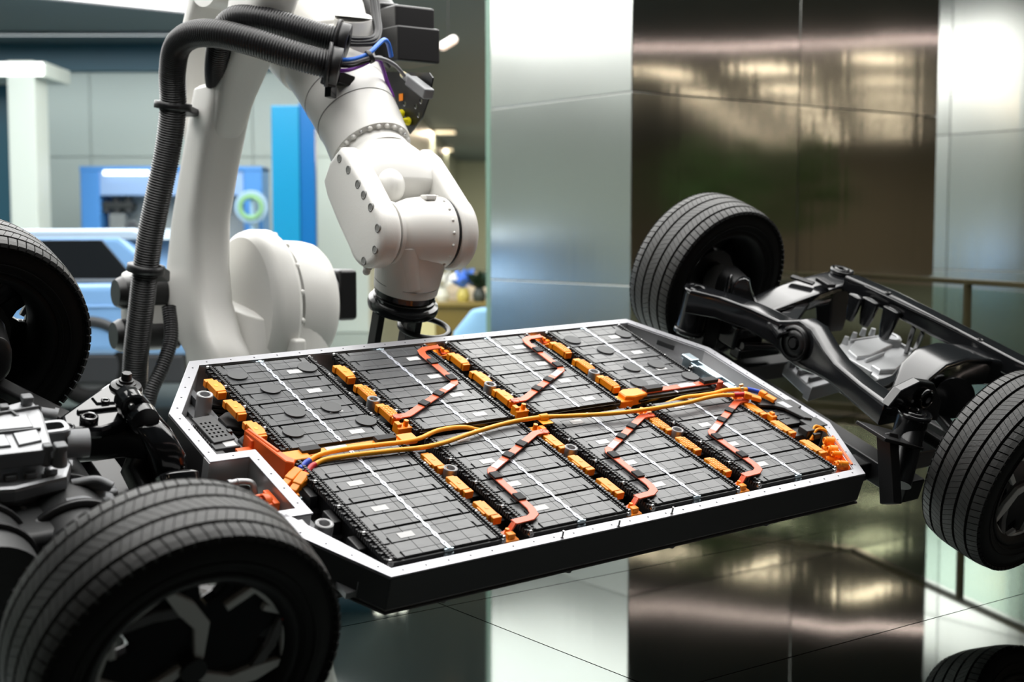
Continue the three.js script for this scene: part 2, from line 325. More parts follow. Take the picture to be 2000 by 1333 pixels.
  // slots and tabs on the far inner wall
  t.add('wall_slot', bar(V(1.03, -0.035, -0.49), V(1.065, -0.035, -0.42), 0.006, 0.022, V(0, 1, 0), 0.002), M.foam);
}
// --- one module, built about its own centre; z runs along its 0.584 m length
const MOD = { w: 0.2, l: 0.292, h: 0.088 };
function chamferTile(w, d, h = 0.004, c = 0.0006) {
  const x = w / 2, z = d / 2, top = [[-x + c, h, -z + c], [x - c, h, -z + c], [x - c, h, z - c], [-x + c, h, z - c]], low = [[-x, h - c, -z], [x, h - c, -z], [x, h - c, z], [-x, h - c, z]], bot = low.map(p => [p[0], 0, p[2]]);
  const P = []; const q = (a, b, cc, dd) => { P.push(...a, ...b, ...cc, ...a, ...cc, ...dd); };
  q(top[3], top[2], top[1], top[0]);
  for (let i = 0; i < 4; i++) { const j = (i + 1) % 4; q(low[i], top[i], top[j], low[j]); q(bot[i], low[i], low[j], bot[j]); }
  const g = new THREE.BufferGeometry(); g.setAttribute('position', new THREE.Float32BufferAttribute(P, 3)); g.computeVertexNormals(); return metreUV(g);
}
const COLS = [-0.141, -0.083, -0.026, 0.026, 0.083, 0.141];
const tileG = {};
const tileGeo = (w, d) => tileG[w.toFixed(4) + d.toFixed(4)] ??= [0, 1, 2].map(k => { const g = chamferTile(w, d); const uv = g.attributes.uv; for (let i = 0; i < uv.count; i++) uv.setXY(i, uv.getX(i) + k * 0.313, uv.getY(i) + k * 0.171); return g; });
const ribsGeo = s => {                                     // small stepped ribs along one end of a section
  const L = [];
  for (let i = 0; i < 13; i++) {
    const z = -0.066 + i * 0.011;
    L.push(box(s > 0 ? 0.181 : -0.19, s > 0 ? 0.19 : -0.181, -0.004, 0.0035, z - 0.0034, z + 0.0034));
    L.push(box(s > 0 ? 0.19 : -0.2, s > 0 ? 0.2 : -0.19, -0.02, i % 3 ? -0.006 : -0.001, z - 0.0036, z + 0.0036));
  }
  return merge(L);
};
const ribG = { 1: ribsGeo(1), [-1]: ribsGeo(-1) };
const dashG = (s => { const L = []; for (let i = 0; i < 10; i++) L.push(box(s * 0.172 - 0.0018, s * 0.172 + 0.0018, 0, 0.0046, -0.063 + i * 0.014 - 0.0042, -0.063 + i * 0.014 + 0.0042)); return merge(L); });
const dashes = { 1: dashG(1), [-1]: dashG(-1) };
const endPlateGeo = (s) => {                               // end zone of a half row, with its jogged inner edge
  const a = 0.1405, b = 0.168, j = 0.007;
  const pts = s > 0 ? [[a, -0.0325], [b, -0.0325], [b, 0.0335], [a + j, 0.0335], [a + j, 0.012], [a - 0.0, 0.006]] : [[-b, -0.0325], [-a, -0.0325], [-a, 0.006], [-a - j, 0.012], [-a - j, 0.0335], [-b, 0.0335]];
  return metreUV(prism(pts, 0, 0.004, 0.0008));
};
const endG = { 1: endPlateGeo(1), [-1]: endPlateGeo(-1) };
const strapGeo = (() => {
  const L = 0.584, n = 12, pts = [], back = [], holes = [];
  for (let i = 0; i <= n * 8; i++) { const z = -L / 2 + i * L / (n * 8), ph = Math.abs(((i / 8) % 1) - 0.5) * 2; const w = ph > 0.62 ? 0.0036 : ph > 0.45 ? 0.0052 : 0.0074; pts.push([w, z]); back.unshift([-w, z]); }
  for (let i = 0; i < n; i++) holes.push(circlePts(0, -L / 2 + (i + 0.5) * L / n, 0.0036, 8));
  return prism([...pts, ...back], 0.0046, 0.0066, 0.0004, holes);
})();
const connGeo = (() => {
  const L = [rb(0.206, 0.242, -0.02, 0.005, -0.042, 0.036, 0.003), rb(0.208, 0.238, -0.024, 0.002, -0.052, -0.03, 0.003), rb(0.214, 0.246, -0.022, 0.003, 0.03, 0.052, 0.003), rb(0.2, 0.212, -0.016, 0.002, -0.02, 0.02, 0.002)];
  return merge(L);
})();
const connDot = cyl(V(0.226, 0.004, -0.004), V(0.226, 0.0058, -0.004), 0.007, 0.007, 14);
const connGrid = (() => { const L = []; for (let i = 0; i < 6; i++) for (let k = 0; k < 3; k++) L.push(box(0.2095 + k * 0.0115, 0.2165 + k * 0.0115, 0.004, 0.0064, -0.036 + i * 0.0115, -0.029 + i * 0.0115)); return merge(L); })();
const lobeGeo = (s) => merge([-0.045, -0.062, -0.079].map((y, i) => prism([[s * 0.19, -0.055], [s * 0.225, -0.05], [s * (0.262 + i * 0.004), -0.03], [s * (0.266 + i * 0.004), 0.028], [s * 0.23, 0.055], [s * 0.19, 0.06]].map(p => p).sort(() => 0), y - 0.012, y, 0.002)));
const footGeo = merge([prism([[-0.262, -0.02], [-0.19, -0.045], [-0.19, 0.045], [-0.232, 0.04], [-0.268, 0.018]], -0.082, -0.07, 0.002), prism([[-0.258, -0.014], [-0.215, -0.02], [-0.215, 0.018], [-0.258, 0.014]], -0.07, -0.062, 0.002), rb(-0.222, -0.195, -0.085, -0.03, -0.04, 0.03, 0.004)]);
const zboltGeo = [cyl(V(-0.24, -0.062, 0), V(-0.24, -0.056, 0), 0.012, 0.012, 16), cyl(V(-0.24, -0.056, 0), V(-0.24, -0.044, 0), 0.0078, 0.0078, 6)];
const screwGeo = merge([new THREE.SphereGeometry(0.0068, 12, 8)]);
const frontZig = (() => {                                  // raised truss on the two long faces
  const L = [];
  for (const s of [-1, 1]) {
    for (let i = 0; i < 8; i++) { const x = -0.16 + i * 0.04; L.push(bar(V(x, -0.028, s * 0.293), V(x + 0.02, -0.05, s * 0.293), 0.004, 0.004, V(0, 0, 1), 0.0008), bar(V(x + 0.02, -0.05, s * 0.293), V(x + 0.04, -0.028, s * 0.293), 0.004, 0.004, V(0, 0, 1), 0.0008)); }
    L.push(rb(-0.192, 0.192, -0.018, -0.008, s * 0.293 - 0.003, s * 0.293 + 0.003, 0.001));
  }
  return merge(L);
})();
const modules = [];
function makeModule(x, row, k, label, opts) {
  const t = new Thing('battery_module', label, 'battery module', V(x, 0, row * 0.315), CH, 'battery modules packed in the tray', row < 0 ? Math.PI : 0);
  const g = t.g;
  for (let s = 0; s < 4; s++) {
    const zc = -0.219 + s * 0.146;
    const sec = t.put('cell_section', rbox(0.38, 0.09, 0.138, 0.003), M.blackPlastic, 0, -0.0495, zc);
    const rel = (n, ge, m, px, py, pz) => { const q = mesh(n, ge, m, sec); q.position.set(px, py + 0.0495, pz); return q; };
    for (let c = 0; c < 5; c++) {
      const x0 = COLS[c], x1 = COLS[c + 1], cx = (x0 + x1) / 2, w = x1 - x0 - 0.0009;
      for (const [z0, z1] of [[-0.0682, -0.0466], [-0.0457, -0.0026], [0.0026, 0.0457], [0.0466, 0.0682]]) rel('cover_panel', tileGeo(w, z1 - z0)[Math.floor(rnd() * 3)], (s * 2 + c + (z0 > 0 ? 1 : 0)) % 3 ? M.tile : M.tile2, cx, -0.0045, (z0 + z1) / 2);
    }
    for (const e of [-1, 1]) for (const hz of [-0.0365, 0.0365]) rel('end_panel', endG[e], M.tile2, 0, -0.0045, hz);
    for (const e of [-1, 1]) { rel('end_ribs', ribG[e], M.darkPlastic, 0, 0, 0).userData.kind = 'stuff'; rel('vent_dashes', dashes[e], M.blackPlastic, 0, -0.004, 0).userData.kind = 'stuff'; }
    rel('barcode_label', rbox(0.05, 0.0006, 0.026, 0.0002), M.label, -0.082, 0.0002, -0.026);
    for (const e of [-1, 1]) rel('rivet', screwGeo, M.steel, e * 0.191, -0.004, 0.073);
  }
  t.put('strap', strapGeo, M.strap, 0, -0.005, 0);
  t.put('strap_clip', [rb(-0.016, 0.016, -0.022, 0.0, 0.29, 0.296, 0.002), rb(-0.006, 0.006, -0.002, 0.003, 0.28, 0.296, 0.001), rb(-0.015, -0.007, -0.024, -0.012, 0.294, 0.3, 0.001), rb(0.007, 0.015, -0.024, -0.012, 0.294, 0.3, 0.001)], M.zinc);
  t.put('side_truss', frontZig, row < 0 ? M.film : M.darkPlastic);
  for (const e of [-1, 1]) t.put('corner_bolt', [cyl(V(e * 0.19, -0.012, 0.286), V(e * 0.19, -0.012, 0.298), 0.009, 0.008, 14), cyl(V(e * 0.19, -0.012, 0.286), V(e * 0.19, -0.012, 0.3), 0.004, 0.004, 6)], M.steel);
  [-0.148, 0, 0.152].forEach((z, i) => {
    const grid = opts.grid && opts.grid[i], c = t.put('terminal_cover', connGeo, M.orange, 0, 0, z);
    if (grid) { mesh('cover_grid', connGrid, M.orange, c); } else mesh('cover_dot', connDot, row < 0 && k === 0 ? M.cable : M.orange, c);
    t.put('side_lobe', lobeGeo(1), M.blackPlastic, 0, 0, z);
  });
  [-0.14, 0.005, 0.15].forEach(z => { const f = t.put('mounting_foot', footGeo, M.blackPlastic, 0, 0, z); mesh('foot_bolt', zboltGeo, M.zinc, f); });
  for (const [dx, dz] of opts.discs || []) t.put('foam_disc', (() => { const q = new THREE.CylinderGeometry(0.0345, 0.0345, 0.005, 36); return q; })(), M.disc, dx, 0.0028, dz);
  modules.push(t); return t;
}
const flip = (list, cx, cz) => list.map(([x, z]) => [-(x - cx), -(z - cz)]);
const discs1 = [[-0.843, -0.522], [-0.582, -0.523], [-0.778, -0.404], [-0.775, -0.234], [-0.642, -0.236], [-0.575, -0.123], [-0.84, -0.116]];
const discs4 = [[0.59, -0.516], [0.858, -0.519], [0.67, -0.404], [0.676, -0.245], [0.802, -0.245], [0.61, -0.125], [0.873, -0.123]];
makeModule(-0.72, -1, 0, 'black battery module dotted with round grey foam discs beside the perforated black box', { discs: flip(discs1, -0.72, -0.315) });
makeModule(-0.24, -1, 1, 'black battery module with zigzag busbar, on the robot side next to the disc-dotted one', { grid: [1, 1, 0] });
makeModule(0.24, -1, 2, 'black battery module with zigzag busbar between another busbar module and blue bracket module', {});
makeModule(0.72, -1, 3, 'black battery module dotted with round grey foam discs beside the pale blue bracket', { grid: [1, 1, 1], discs: flip(discs4, 0.72, -0.315) });
makeModule(-0.72, 1, 0, 'black battery module without busbar, crossed at its edge by two orange cables', {});
makeModule(-0.24, 1, 1, 'black battery module with zigzag busbar next to the module that carries none', {});
makeModule(0.24, 1, 2, 'black battery module with zigzag busbar, on the window side between two busbar modules', { grid: [1, 1, 1] });
makeModule(0.72, 1, 3, 'black battery module with zigzag busbar beside the orange socket cluster', {});

// --- zigzag busbars, drawn once in a module's own frame
function ribbon(pts, w, y0, y1, bevel = 0.0015) {         // flat mitred strip through [x, z] points
  const L = [], Rr = [], n = pts.length;
  for (let i = 0; i < n; i++) {
    const a = pts[Math.max(0, i - 1)], b = pts[i], c = pts[Math.min(n - 1, i + 1)];
    const d0 = i ? [b[0] - a[0], b[1] - a[1]] : [c[0] - b[0], c[1] - b[1]], d1 = i < n - 1 ? [c[0] - b[0], c[1] - b[1]] : d0;
    const l0 = Math.hypot(...d0), l1 = Math.hypot(...d1), m0 = [-d0[1] / l0, d0[0] / l0], m1 = [-d1[1] / l1, d1[0] / l1], k = 1 + m0[0] * m1[0] + m0[1] * m1[1];
    const o = [(m0[0] + m1[0]) / k * w / 2, (m0[1] + m1[1]) / k * w / 2];
    L.push([b[0] + o[0], b[1] + o[1]]); Rr.unshift([b[0] - o[0], b[1] - o[1]]);
  }
  return prism([...L, ...Rr], y0, y1, bevel);
}
const BUS = [[0.236, -0.204], [0.185, -0.203], [0.17, -0.196], [-0.112, -0.034], [-0.122, -0.018], [-0.126, 0.2], [-0.135, 0.228], [-0.16, 0.243], [-0.226, 0.247]];
const busGeo = merge([ribbon(BUS, 0.027, 0.006, 0.011), ringTube(V(0.222, 0.006, -0.204), V(0.222, 0.0115, -0.204), 0.0155, 0.006)]);
const dropGeo = merge([bar(V(-0.222, 0.009, 0.2475), V(-0.243, -0.022, 0.253), 0.027, 0.005, V(0.8, 0.5, 0), 0.001), bar(V(-0.24, -0.02, 0.252), V(-0.262, -0.024, 0.257), 0.027, 0.005, V(0, 1, 0), 0.001)]);
const bracketGeo = merge([rb(-0.272, -0.225, -0.04, -0.024, 0.236, 0.29, 0.003), rb(-0.262, -0.236, -0.026, -0.008, 0.262, 0.282, 0.003), rb(-0.285, -0.262, -0.04, -0.018, 0.25, 0.27, 0.003), cyl(V(-0.25, -0.024, 0.255), V(-0.25, -0.004, 0.255), 0.008, 0.006, 10)]);
const padGeo = (L = 0.03) => rbox(0.03, 0.007, L, 0.001);
function busbar(cx, row, label) {
  const t = new Thing('busbar', label, 'busbar', V(cx, 0, row * 0.315), CH, 'zigzag busbars on the modules', row < 0 ? Math.PI : 0);
  t.put('conductor', busGeo, M.bus); t.put('conductor_drop', dropGeo, M.bus); t.put('end_bracket', bracketGeo, M.orange);
  const onSeg = (i, f, L) => { const a = BUS[i], b = BUS[i + 1]; const p = t.put('foam_pad', padGeo(L), M.foam, a[0] + (b[0] - a[0]) * f, 0.0135, a[1] + (b[1] - a[1]) * f); p.rotation.y = Math.atan2(b[0] - a[0], b[1] - a[1]); return p; };
  onSeg(2, 0.3, 0.036); onSeg(2, 0.62, 0.036); onSeg(4, 0.1, 0.036); onSeg(4, 0.7, 0.036);
  const a = BUS[2], b = BUS[3], s = t.put('sticker', rbox(0.024, 0.0006, 0.06, 0.0002), M.label, a[0] + (b[0] - a[0]) * 0.86, 0.0113, a[1] + (b[1] - a[1]) * 0.86); s.rotation.y = Math.atan2(b[0] - a[0], b[1] - a[1]);
  // orange pin bracket on the module's far corner
  t.put('pin_bracket', [rb(0.196, 0.25, -0.03, -0.004, -0.262, -0.222, 0.003), cyl(V(0.215, -0.01, -0.245), V(0.215, 0.016, -0.245), 0.009, 0.008, 12), rb(0.232, 0.25, -0.01, 0.006, -0.25, -0.225, 0.002)], M.orange);
}
busbar(-0.24, -1, 'orange-red zigzag busbar on the robot-side module next to the foam discs by black box');
busbar(0.24, -1, 'orange-red zigzag busbar on the robot-side module next to the disc-dotted blue bracket module');
busbar(-0.24, 1, 'orange-red zigzag busbar on the window-side module next to the bare module');
busbar(0.24, 1, 'orange-red zigzag busbar on the window-side module between two other busbar modules');
busbar(0.72, 1, 'orange-red zigzag busbar on the window-side module beside the orange socket cluster');
{
  const t = new Thing('straight_busbar', 'straight orange-red busbar along a module edge ending at pale blue bracket', 'busbar', V(0.7, 0, -0.05), CH);
  t.add('conductor', [rb(0.56, 0.975, 0.002, 0.008, -0.068, -0.04, 0.0015), rb(0.97, 0.976, -0.05, 0.008, -0.068, -0.04, 0.0015)], M.bus);
  t.add('end_cap', [prism([[0.462, -0.07], [0.49, -0.085], [0.56, -0.08], [0.57, -0.03], [0.5, -0.022], [0.462, -0.03]], -0.03, 0.012, 0.004), rb(0.44, 0.5, -0.035, -0.004, -0.07, -0.02, 0.005)], M.orange);
  t.add('foam_pad', rb(0.575, 0.655, 0.008, 0.022, -0.07, -0.042, 0.001), M.foam); t.add('foam_pad', rb(0.87, 0.945, 0.008, 0.022, -0.07, -0.042, 0.001), M.foam);
  t.add('sticker', rb(0.75, 0.83, 0.008, 0.0088, -0.065, -0.043, 0.0002), M.label);
}
{
  const t = new Thing('busbar_guard', 'bright orange angled busbar guard running from perforated box along a module edge', 'busbar guard', V(-0.75, 0, 0.02), CH);
  t.add('guard_tongue', [rb(-1.035, -0.975, -0.035, -0.026, -0.115, -0.085, 0.003), rb(-0.99, -0.975, -0.04, 0.0, -0.15, -0.1, 0.004)], M.orangeDeep);
  t.add('guard_blade', [prism([[-0.99, -0.152], [-0.972, -0.158], [-0.935, 0.03], [-0.92, 0.055], [-0.935, 0.075], [-0.955, 0.06]], -0.05, 0.012, 0.003), prism([[-0.985, -0.15], [-0.975, -0.152], [-0.945, 0.0], [-0.955, 0.002]], 0.01, 0.016, 0.002)], M.orangeDeep);
  t.add('guard_rail', [rb(-0.945, -0.475, -0.012, -0.002, -0.008, 0.034, 0.002), rb(-0.945, -0.475, -0.012, 0.004, 0.03, 0.035, 0.002), rb(-0.945, -0.86, -0.03, 0.006, -0.006, 0.05, 0.005), rb(-0.53, -0.47, -0.012, 0.006, -0.01, 0.034, 0.003)], M.orange);
  t.add('foam_pad', rb(-0.88, -0.815, -0.001, 0.014, -0.008, 0.02, 0.001), M.foam); t.add('foam_pad', rb(-0.615, -0.545, -0.001, 0.014, -0.008, 0.02, 0.001), M.foam);
  t.add('sticker', rb(-0.79, -0.715, -0.001, -0.0004, -0.005, 0.022, 0.0002), M.label);
}
// --- two high-voltage cables
const CA = [[-0.888, 0.066, 0.0], [-0.84, 0.048, 0.008], [-0.76, 0.045, 0.014], [-0.64, 0.052, 0.016], [-0.53, 0.054, 0.014], [-0.47, 0.043, 0.012], [-0.385, 0.014, 0.012], [-0.28, 0.006, 0.006], [-0.2, 0.0, -0.02], [-0.08, -0.004, -0.045], [0.2, 0.0, -0.05], [0.5, 0.0, -0.05], [0.62, 0.003, -0.03], [0.7, 0.025, 0.005], [0.76, 0.05, 0.02], [0.82, 0.062, 0.028], [0.88, 0.059, 0.032], [0.952, 0.069, 0.032], [0.985, 0.078, 0.032]];
const CB = [[-0.881, 0.09, 0.0], [-0.84, 0.076, 0.006], [-0.76, 0.078, 0.01], [-0.62, 0.089, 0.012], [-0.5, 0.1, 0.013], [-0.42, 0.095, 0.014], [-0.274, 0.061, 0.014], [-0.096, 0.031, 0.014], [0.033, 0.036, 0.018], [0.12, 0.055, 0.02], [0.3, 0.085, 0.022], [0.46, 0.096, 0.024], [0.65, 0.098, 0.028], [0.76, 0.088, 0.03], [0.837, 0.087, 0.03], [0.9, 0.1, 0.03]];
function hvCable(name, label, path, tail, sleeve, plug0, plugDir) {
  const P = path.map(([x, z, y]) => V(x, y, z)), o = P[0];
  const t = new Thing(name, label, 'cable', V(P[0].x, P[0].y, P[0].z), CH, 'high-voltage cables along the pack');
  t.add('jacket', tube(P, 0.0078, 12, 160), M.cable);
  const d0 = P[0].clone().sub(P[1]).normalize(), a0 = P[0].clone().addScaledVector(plugDir, 0.045);
  t.add('shrink_sleeve', [tube([P[1].clone().lerp(P[0], 0.7), P[0], P[0].clone().addScaledVector(plugDir, 0.025), a0], 0.0098, 12, 24), ringTube(P[0].clone().addScaledVector(plugDir, 0.028), P[0].clone().addScaledVector(plugDir, 0.034), 0.0115, 0.006, 16)], sleeve);
  const e = P[P.length - 1], e1 = V(...tail[0]);
  t.add('shrink_sleeve', [tube([P[P.length - 2].clone().lerp(e, 0.8), e, e1], 0.0098, 12, 24)], sleeve);
  // plug: stepped body along plugDir
  const up = V(0, 1, 0), q = s => a0.clone().addScaledVector(plugDir, s);
  t.add('plug', [bar(q(-0.006), q(0.05), 0.032, 0.03, up, 0.006), bar(q(0.045), q(0.075), 0.026, 0.022, up, 0.004), bar(q(0.012), q(0.03), 0.037, 0.022, up, 0.004), rbox(0.046, 0.012, 0.03, 0.004).translate(q(0.082).x, q(0.082).y - 0.004, q(0.082).z), cyl(q(0.085).add(V(0, -0.01, 0)), q(0.085).add(V(0, 0.008, 0)), 0.01, 0.01, 12)], M.orange);
  const f = V(...tail[1]), dd = f.clone().sub(e1).normalize();
  t.add('plug', [bar(e1, e1.clone().addScaledVector(dd, 0.03), 0.026, 0.024, up, 0.005), bar(e1.clone().addScaledVector(dd, 0.028), e1.clone().addScaledVector(dd, 0.07), 0.03, 0.016, up, 0.004)], M.orange);
}
hvCable('high_voltage_cable', 'orange cable with blue sleeves lying close to the busbar guard', CA, [[1.02, 0.03, 0.105], [1.045, 0.022, 0.17]], M.blue, null, V(-0.8, -0.28, 0.45).normalize());
hvCable('high_voltage_cable', 'orange cable with red sleeves draped across the window-side modules', CB, [[0.935, 0.03, 0.104], [1.0, 0.02, 0.15]], M.red, null, V(-0.72, -0.28, 0.5).normalize());
{
  const c = new Thing('cable_clip', 'small orange cable clip holding the red-sleeved cable between modules', 'cable clip', V(0.03, 0.01, 0.05), CH);
  c.add('clip_body', [rb(0.008, 0.052, 0.008, 0.012, 0.028, 0.072, 0.0015), ringTube(V(0.016, 0.018, 0.036), V(0.044, 0.02, 0.04), 0.012, 0.008, 18)], M.cable);
  c.add('clip_stem', rb(0.0, 0.03, -0.05, 0.008, 0.03, 0.05, 0.003), M.blackPlastic);
  const d = new Thing('cable_clip', 'small zinc cable clip on the blue-sleeved cable by tray wall', 'cable clip', V(0.955, 0.03, 0.067), CH);
  d.add('clip_body', [ringTube(V(0.949, 0.032, 0.068), V(0.961, 0.032, 0.07), 0.0105, 0.0075, 18), rb(0.945, 0.965, 0.042, 0.052, 0.06, 0.068, 0.002)], M.zincYellow);
}
{
  // perforated black box at one end
  const t = new Thing('fuse_box', 'black plastic box with rows of square holes beside the tall metal sleeve', 'fuse box', V(-1.05, -DEPTH, -0.21), CH);
  const holes = []; for (let r = 0; r < 5; r++) for (let c = 0; c < 4; c++) if (!(r === 0 && c === 3)) holes.push([[-1.0825 + c * 0.0145, -0.277 + r * 0.0215], [-1.0735 + c * 0.0145, -0.277 + r * 0.0215], [-1.0735 + c * 0.0145, -0.2645 + r * 0.0215], [-1.0825 + c * 0.0145, -0.2645 + r * 0.0215]]);
  t.add('lid', prism([[-1.092, -0.312], [-1.022, -0.318], [-1.016, -0.158], [-1.088, -0.15]], -0.024, -0.018, 0.001, holes), M.darkPlastic);
  t.add('body', [rb(-1.09, -1.02, -DEPTH, -0.035, -0.305, -0.16, 0.004)], M.blackPlastic);
  t.add('end_block', [rb(-1.096, -1.012, -0.085, -0.024, -0.16, -0.12, 0.004), rb(-1.1, -1.07, -0.095, -0.03, -0.145, -0.1, 0.004), rb(-1.02, -1.006, -0.03, -0.014, -0.215, -0.195, 0.002)], M.darkPlastic);
  t.add('label_plate', rb(-1.06, -1.022, -0.0235, -0.023, -0.155, -0.125, 0.0002), M.label);
  t.add('side_fins', Array.from({ length: 9 }, (_, i) => bar(V(-1.093, -0.028, -0.3 + i * 0.016), V(-1.11, -0.075, -0.302 + i * 0.017), 0.0012, 0.003, V(0, 0, 1), 0.0004)), M.steel);
}
{
  // black junction box and its orange sockets at the other end
  const t = new Thing('junction_box', 'black stepped junction box with pale label between modules and tray wall', 'junction box', V(1.05, -DEPTH, 0.24), CH);
  t.add('body', [rb(0.975, 1.13, -DEPTH, -0.02, 0.12, 0.36, 0.006), rb(0.985, 1.09, -0.02, -0.004, 0.13, 0.3, 0.003)], M.blackPlastic);
  t.add('lid', [prism([[0.97, 0.118], [1.07, 0.118], [1.09, 0.15], [1.145, 0.16], [1.148, 0.215], [1.12, 0.225], [1.12, 0.29], [1.105, 0.31], [1.08, 0.295], [1.06, 0.215], [1.03, 0.185], [0.975, 0.165]], 0.0, 0.012, 0.002), rb(1.06, 1.15, -0.02, 0.004, 0.29, 0.355, 0.004), rb(1.02, 1.08, -0.03, 0.002, 0.325, 0.372, 0.004)], M.darkPlastic);
  t.add('lid_label', prism([[1.06, 0.165], [1.095, 0.165], [1.1, 0.215], [1.07, 0.215]], 0.012, 0.0126), mat(0.42, 0.43, 0.45, 0.45));
  t.add('vent_bars', Array.from({ length: 6 }, (_, i) => rb(0.99 + (i % 2) * 0.03, 1.012 + (i % 2) * 0.03, -0.004, -0.001, 0.195 + Math.floor(i / 2) * 0.03, 0.2 + Math.floor(i / 2) * 0.03, 0.0005)), M.darkPlastic);
  t.add('orange_tab', [rb(0.958, 0.985, -0.02, 0.006, 0.212, 0.25, 0.005), rb(0.965, 0.98, -0.01, 0.014, 0.22, 0.238, 0.003)], M.orange);
  const s = new Thing('socket_cluster', 'cluster of bright orange high-voltage sockets in the tray corner', 'socket', V(1.05, -DEPTH, 0.5), CH);
  const n = V(-0.86, 0, -0.5), al = V(-0.485, 0, 0.874);
  const at = (f, d, y) => V(1.098, y, 0.43).addScaledVector(al, f).addScaledVector(n, d);
  s.add('back_plate', bar(at(0, 0.004, -0.04), at(0.215, 0.004, -0.04), 0.008, 0.09, V(0, 1, 0), 0.002), M.orangeDeep);
  for (const [f, y, r] of [[0.025, -0.01, 0.018], [0.035, -0.04, 0.016], [0.075, -0.02, 0.02], [0.085, -0.055, 0.016], [0.12, -0.012, 0.013], [0.165, -0.03, 0.017], [0.19, -0.012, 0.012]]) s.add('socket', [cyl(at(f, 0.006, y), at(f, 0.036, y), r, r * 0.9, 16), ringTube(at(f, 0.034, y), at(f, 0.044, y), r * 0.7, r * 0.45, 16), bar(at(f - r, 0.02, y - 0.004), at(f + r, 0.02, y - 0.004), 0.012, 0.012, V(0, 1, 0), 0.003)], M.orange);
  s.add('bracket_tab', [bar(at(0.15, 0.01, -0.05), at(0.15, 0.07, -0.05), 0.03, 0.01, V(0, 1, 0), 0.003), bar(at(0.2, 0.0, -0.08), at(0.2, 0.05, -0.075), 0.02, 0.02, V(0, 1, 0), 0.004)], M.orangeDeep);
  const l = new Thing('orange_lead', 'short orange looped lead beside the socket cluster', 'cable', V(1.07, -0.02, 0.385), CH);
  for (const k of [0, 1]) l.add('loop', tube([V(1.03 + k * 0.012, -0.03, 0.385), V(1.075, 0.002 + k * 0.006, 0.37 - k * 0.014), V(1.115, -0.008, 0.385), V(1.1, -0.03, 0.415 + k * 0.012), V(1.06, -0.04, 0.425)], 0.005, 8, 40), M.cable);
  l.add('lead_plug', rb(1.045, 1.08, -0.03, -0.006, 0.365, 0.39, 0.004), M.blackPlastic);
}
{
  // zinc-blue bracket at the far end
  const t = new Thing('zinc_bracket', 'pale blue zinc-plated bracket standing against the inner tray wall', 'bracket', V(1.0, -DEPTH, -0.15), CH);
  t.add('bracket_plate', [rb(0.985, 0.992, -0.075, -0.005, -0.285, -0.02, 0.002)], M.zinc);
  t.add('bracket_top', [rb(0.985, 1.02, -0.008, 0.0, -0.2, -0.09, 0.003), rb(0.985, 1.03, -0.012, 0.006, -0.3, -0.235, 0.006), rb(0.985, 1.03, -0.03, -0.006, -0.06, -0.01, 0.006), rb(1.018, 1.024, -0.06, 0, -0.29, -0.02, 0.002)], M.zinc);
  for (const z of [-0.225, -0.07]) t.add('bracket_bolt', [cyl(V(0.985, -0.022, z), V(0.975, -0.022, z), 0.012, 0.012, 14), cyl(V(0.975, -0.022, z), V(0.967, -0.022, z), 0.007, 0.007, 6)], M.steel);
  t.add('yellow_mark', rb(0.983, 0.985, -0.045, -0.028, -0.15, -0.115, 0.0005), mat(0.75, 0.7, 0.02, 0.5));
}
// ---------------------------------------------------------------- wheels
const TR = 0.366, TW = 0.252, RIM = 0.243;
const tyreGeo = (() => {
  const h = TW / 2;
  const prof = [[RIM - 0.006, -h + 0.028], [RIM + 0.008, -h + 0.016], [RIM + 0.03, -h + 0.004], [RIM + 0.06, -h - 0.002], [RIM + 0.085, -h + 0.004], [TR - 0.022, -h + 0.012], [TR - 0.018, -h + 0.02], [TR - 0.0145, -h + 0.045], [TR - 0.013, 0], [TR - 0.0145, h - 0.045], [TR - 0.018, h - 0.02], [TR - 0.022, h - 0.012], [RIM + 0.085, h - 0.004], [RIM + 0.06, h + 0.002], [RIM + 0.03, h - 0.004], [RIM + 0.008, h - 0.016], [RIM - 0.006, h - 0.028]];
  const g = toCreasedNormals(new THREE.LatheGeometry(prof.map(p => new THREE.Vector2(p[0], p[1])), 96), 0.7);
  return g.rotateX(Math.PI / 2);
})();
const beadGeo = (s, r) => new THREE.TorusGeometry(r, 0.0018, 6, 96).translate(0, 0, s);
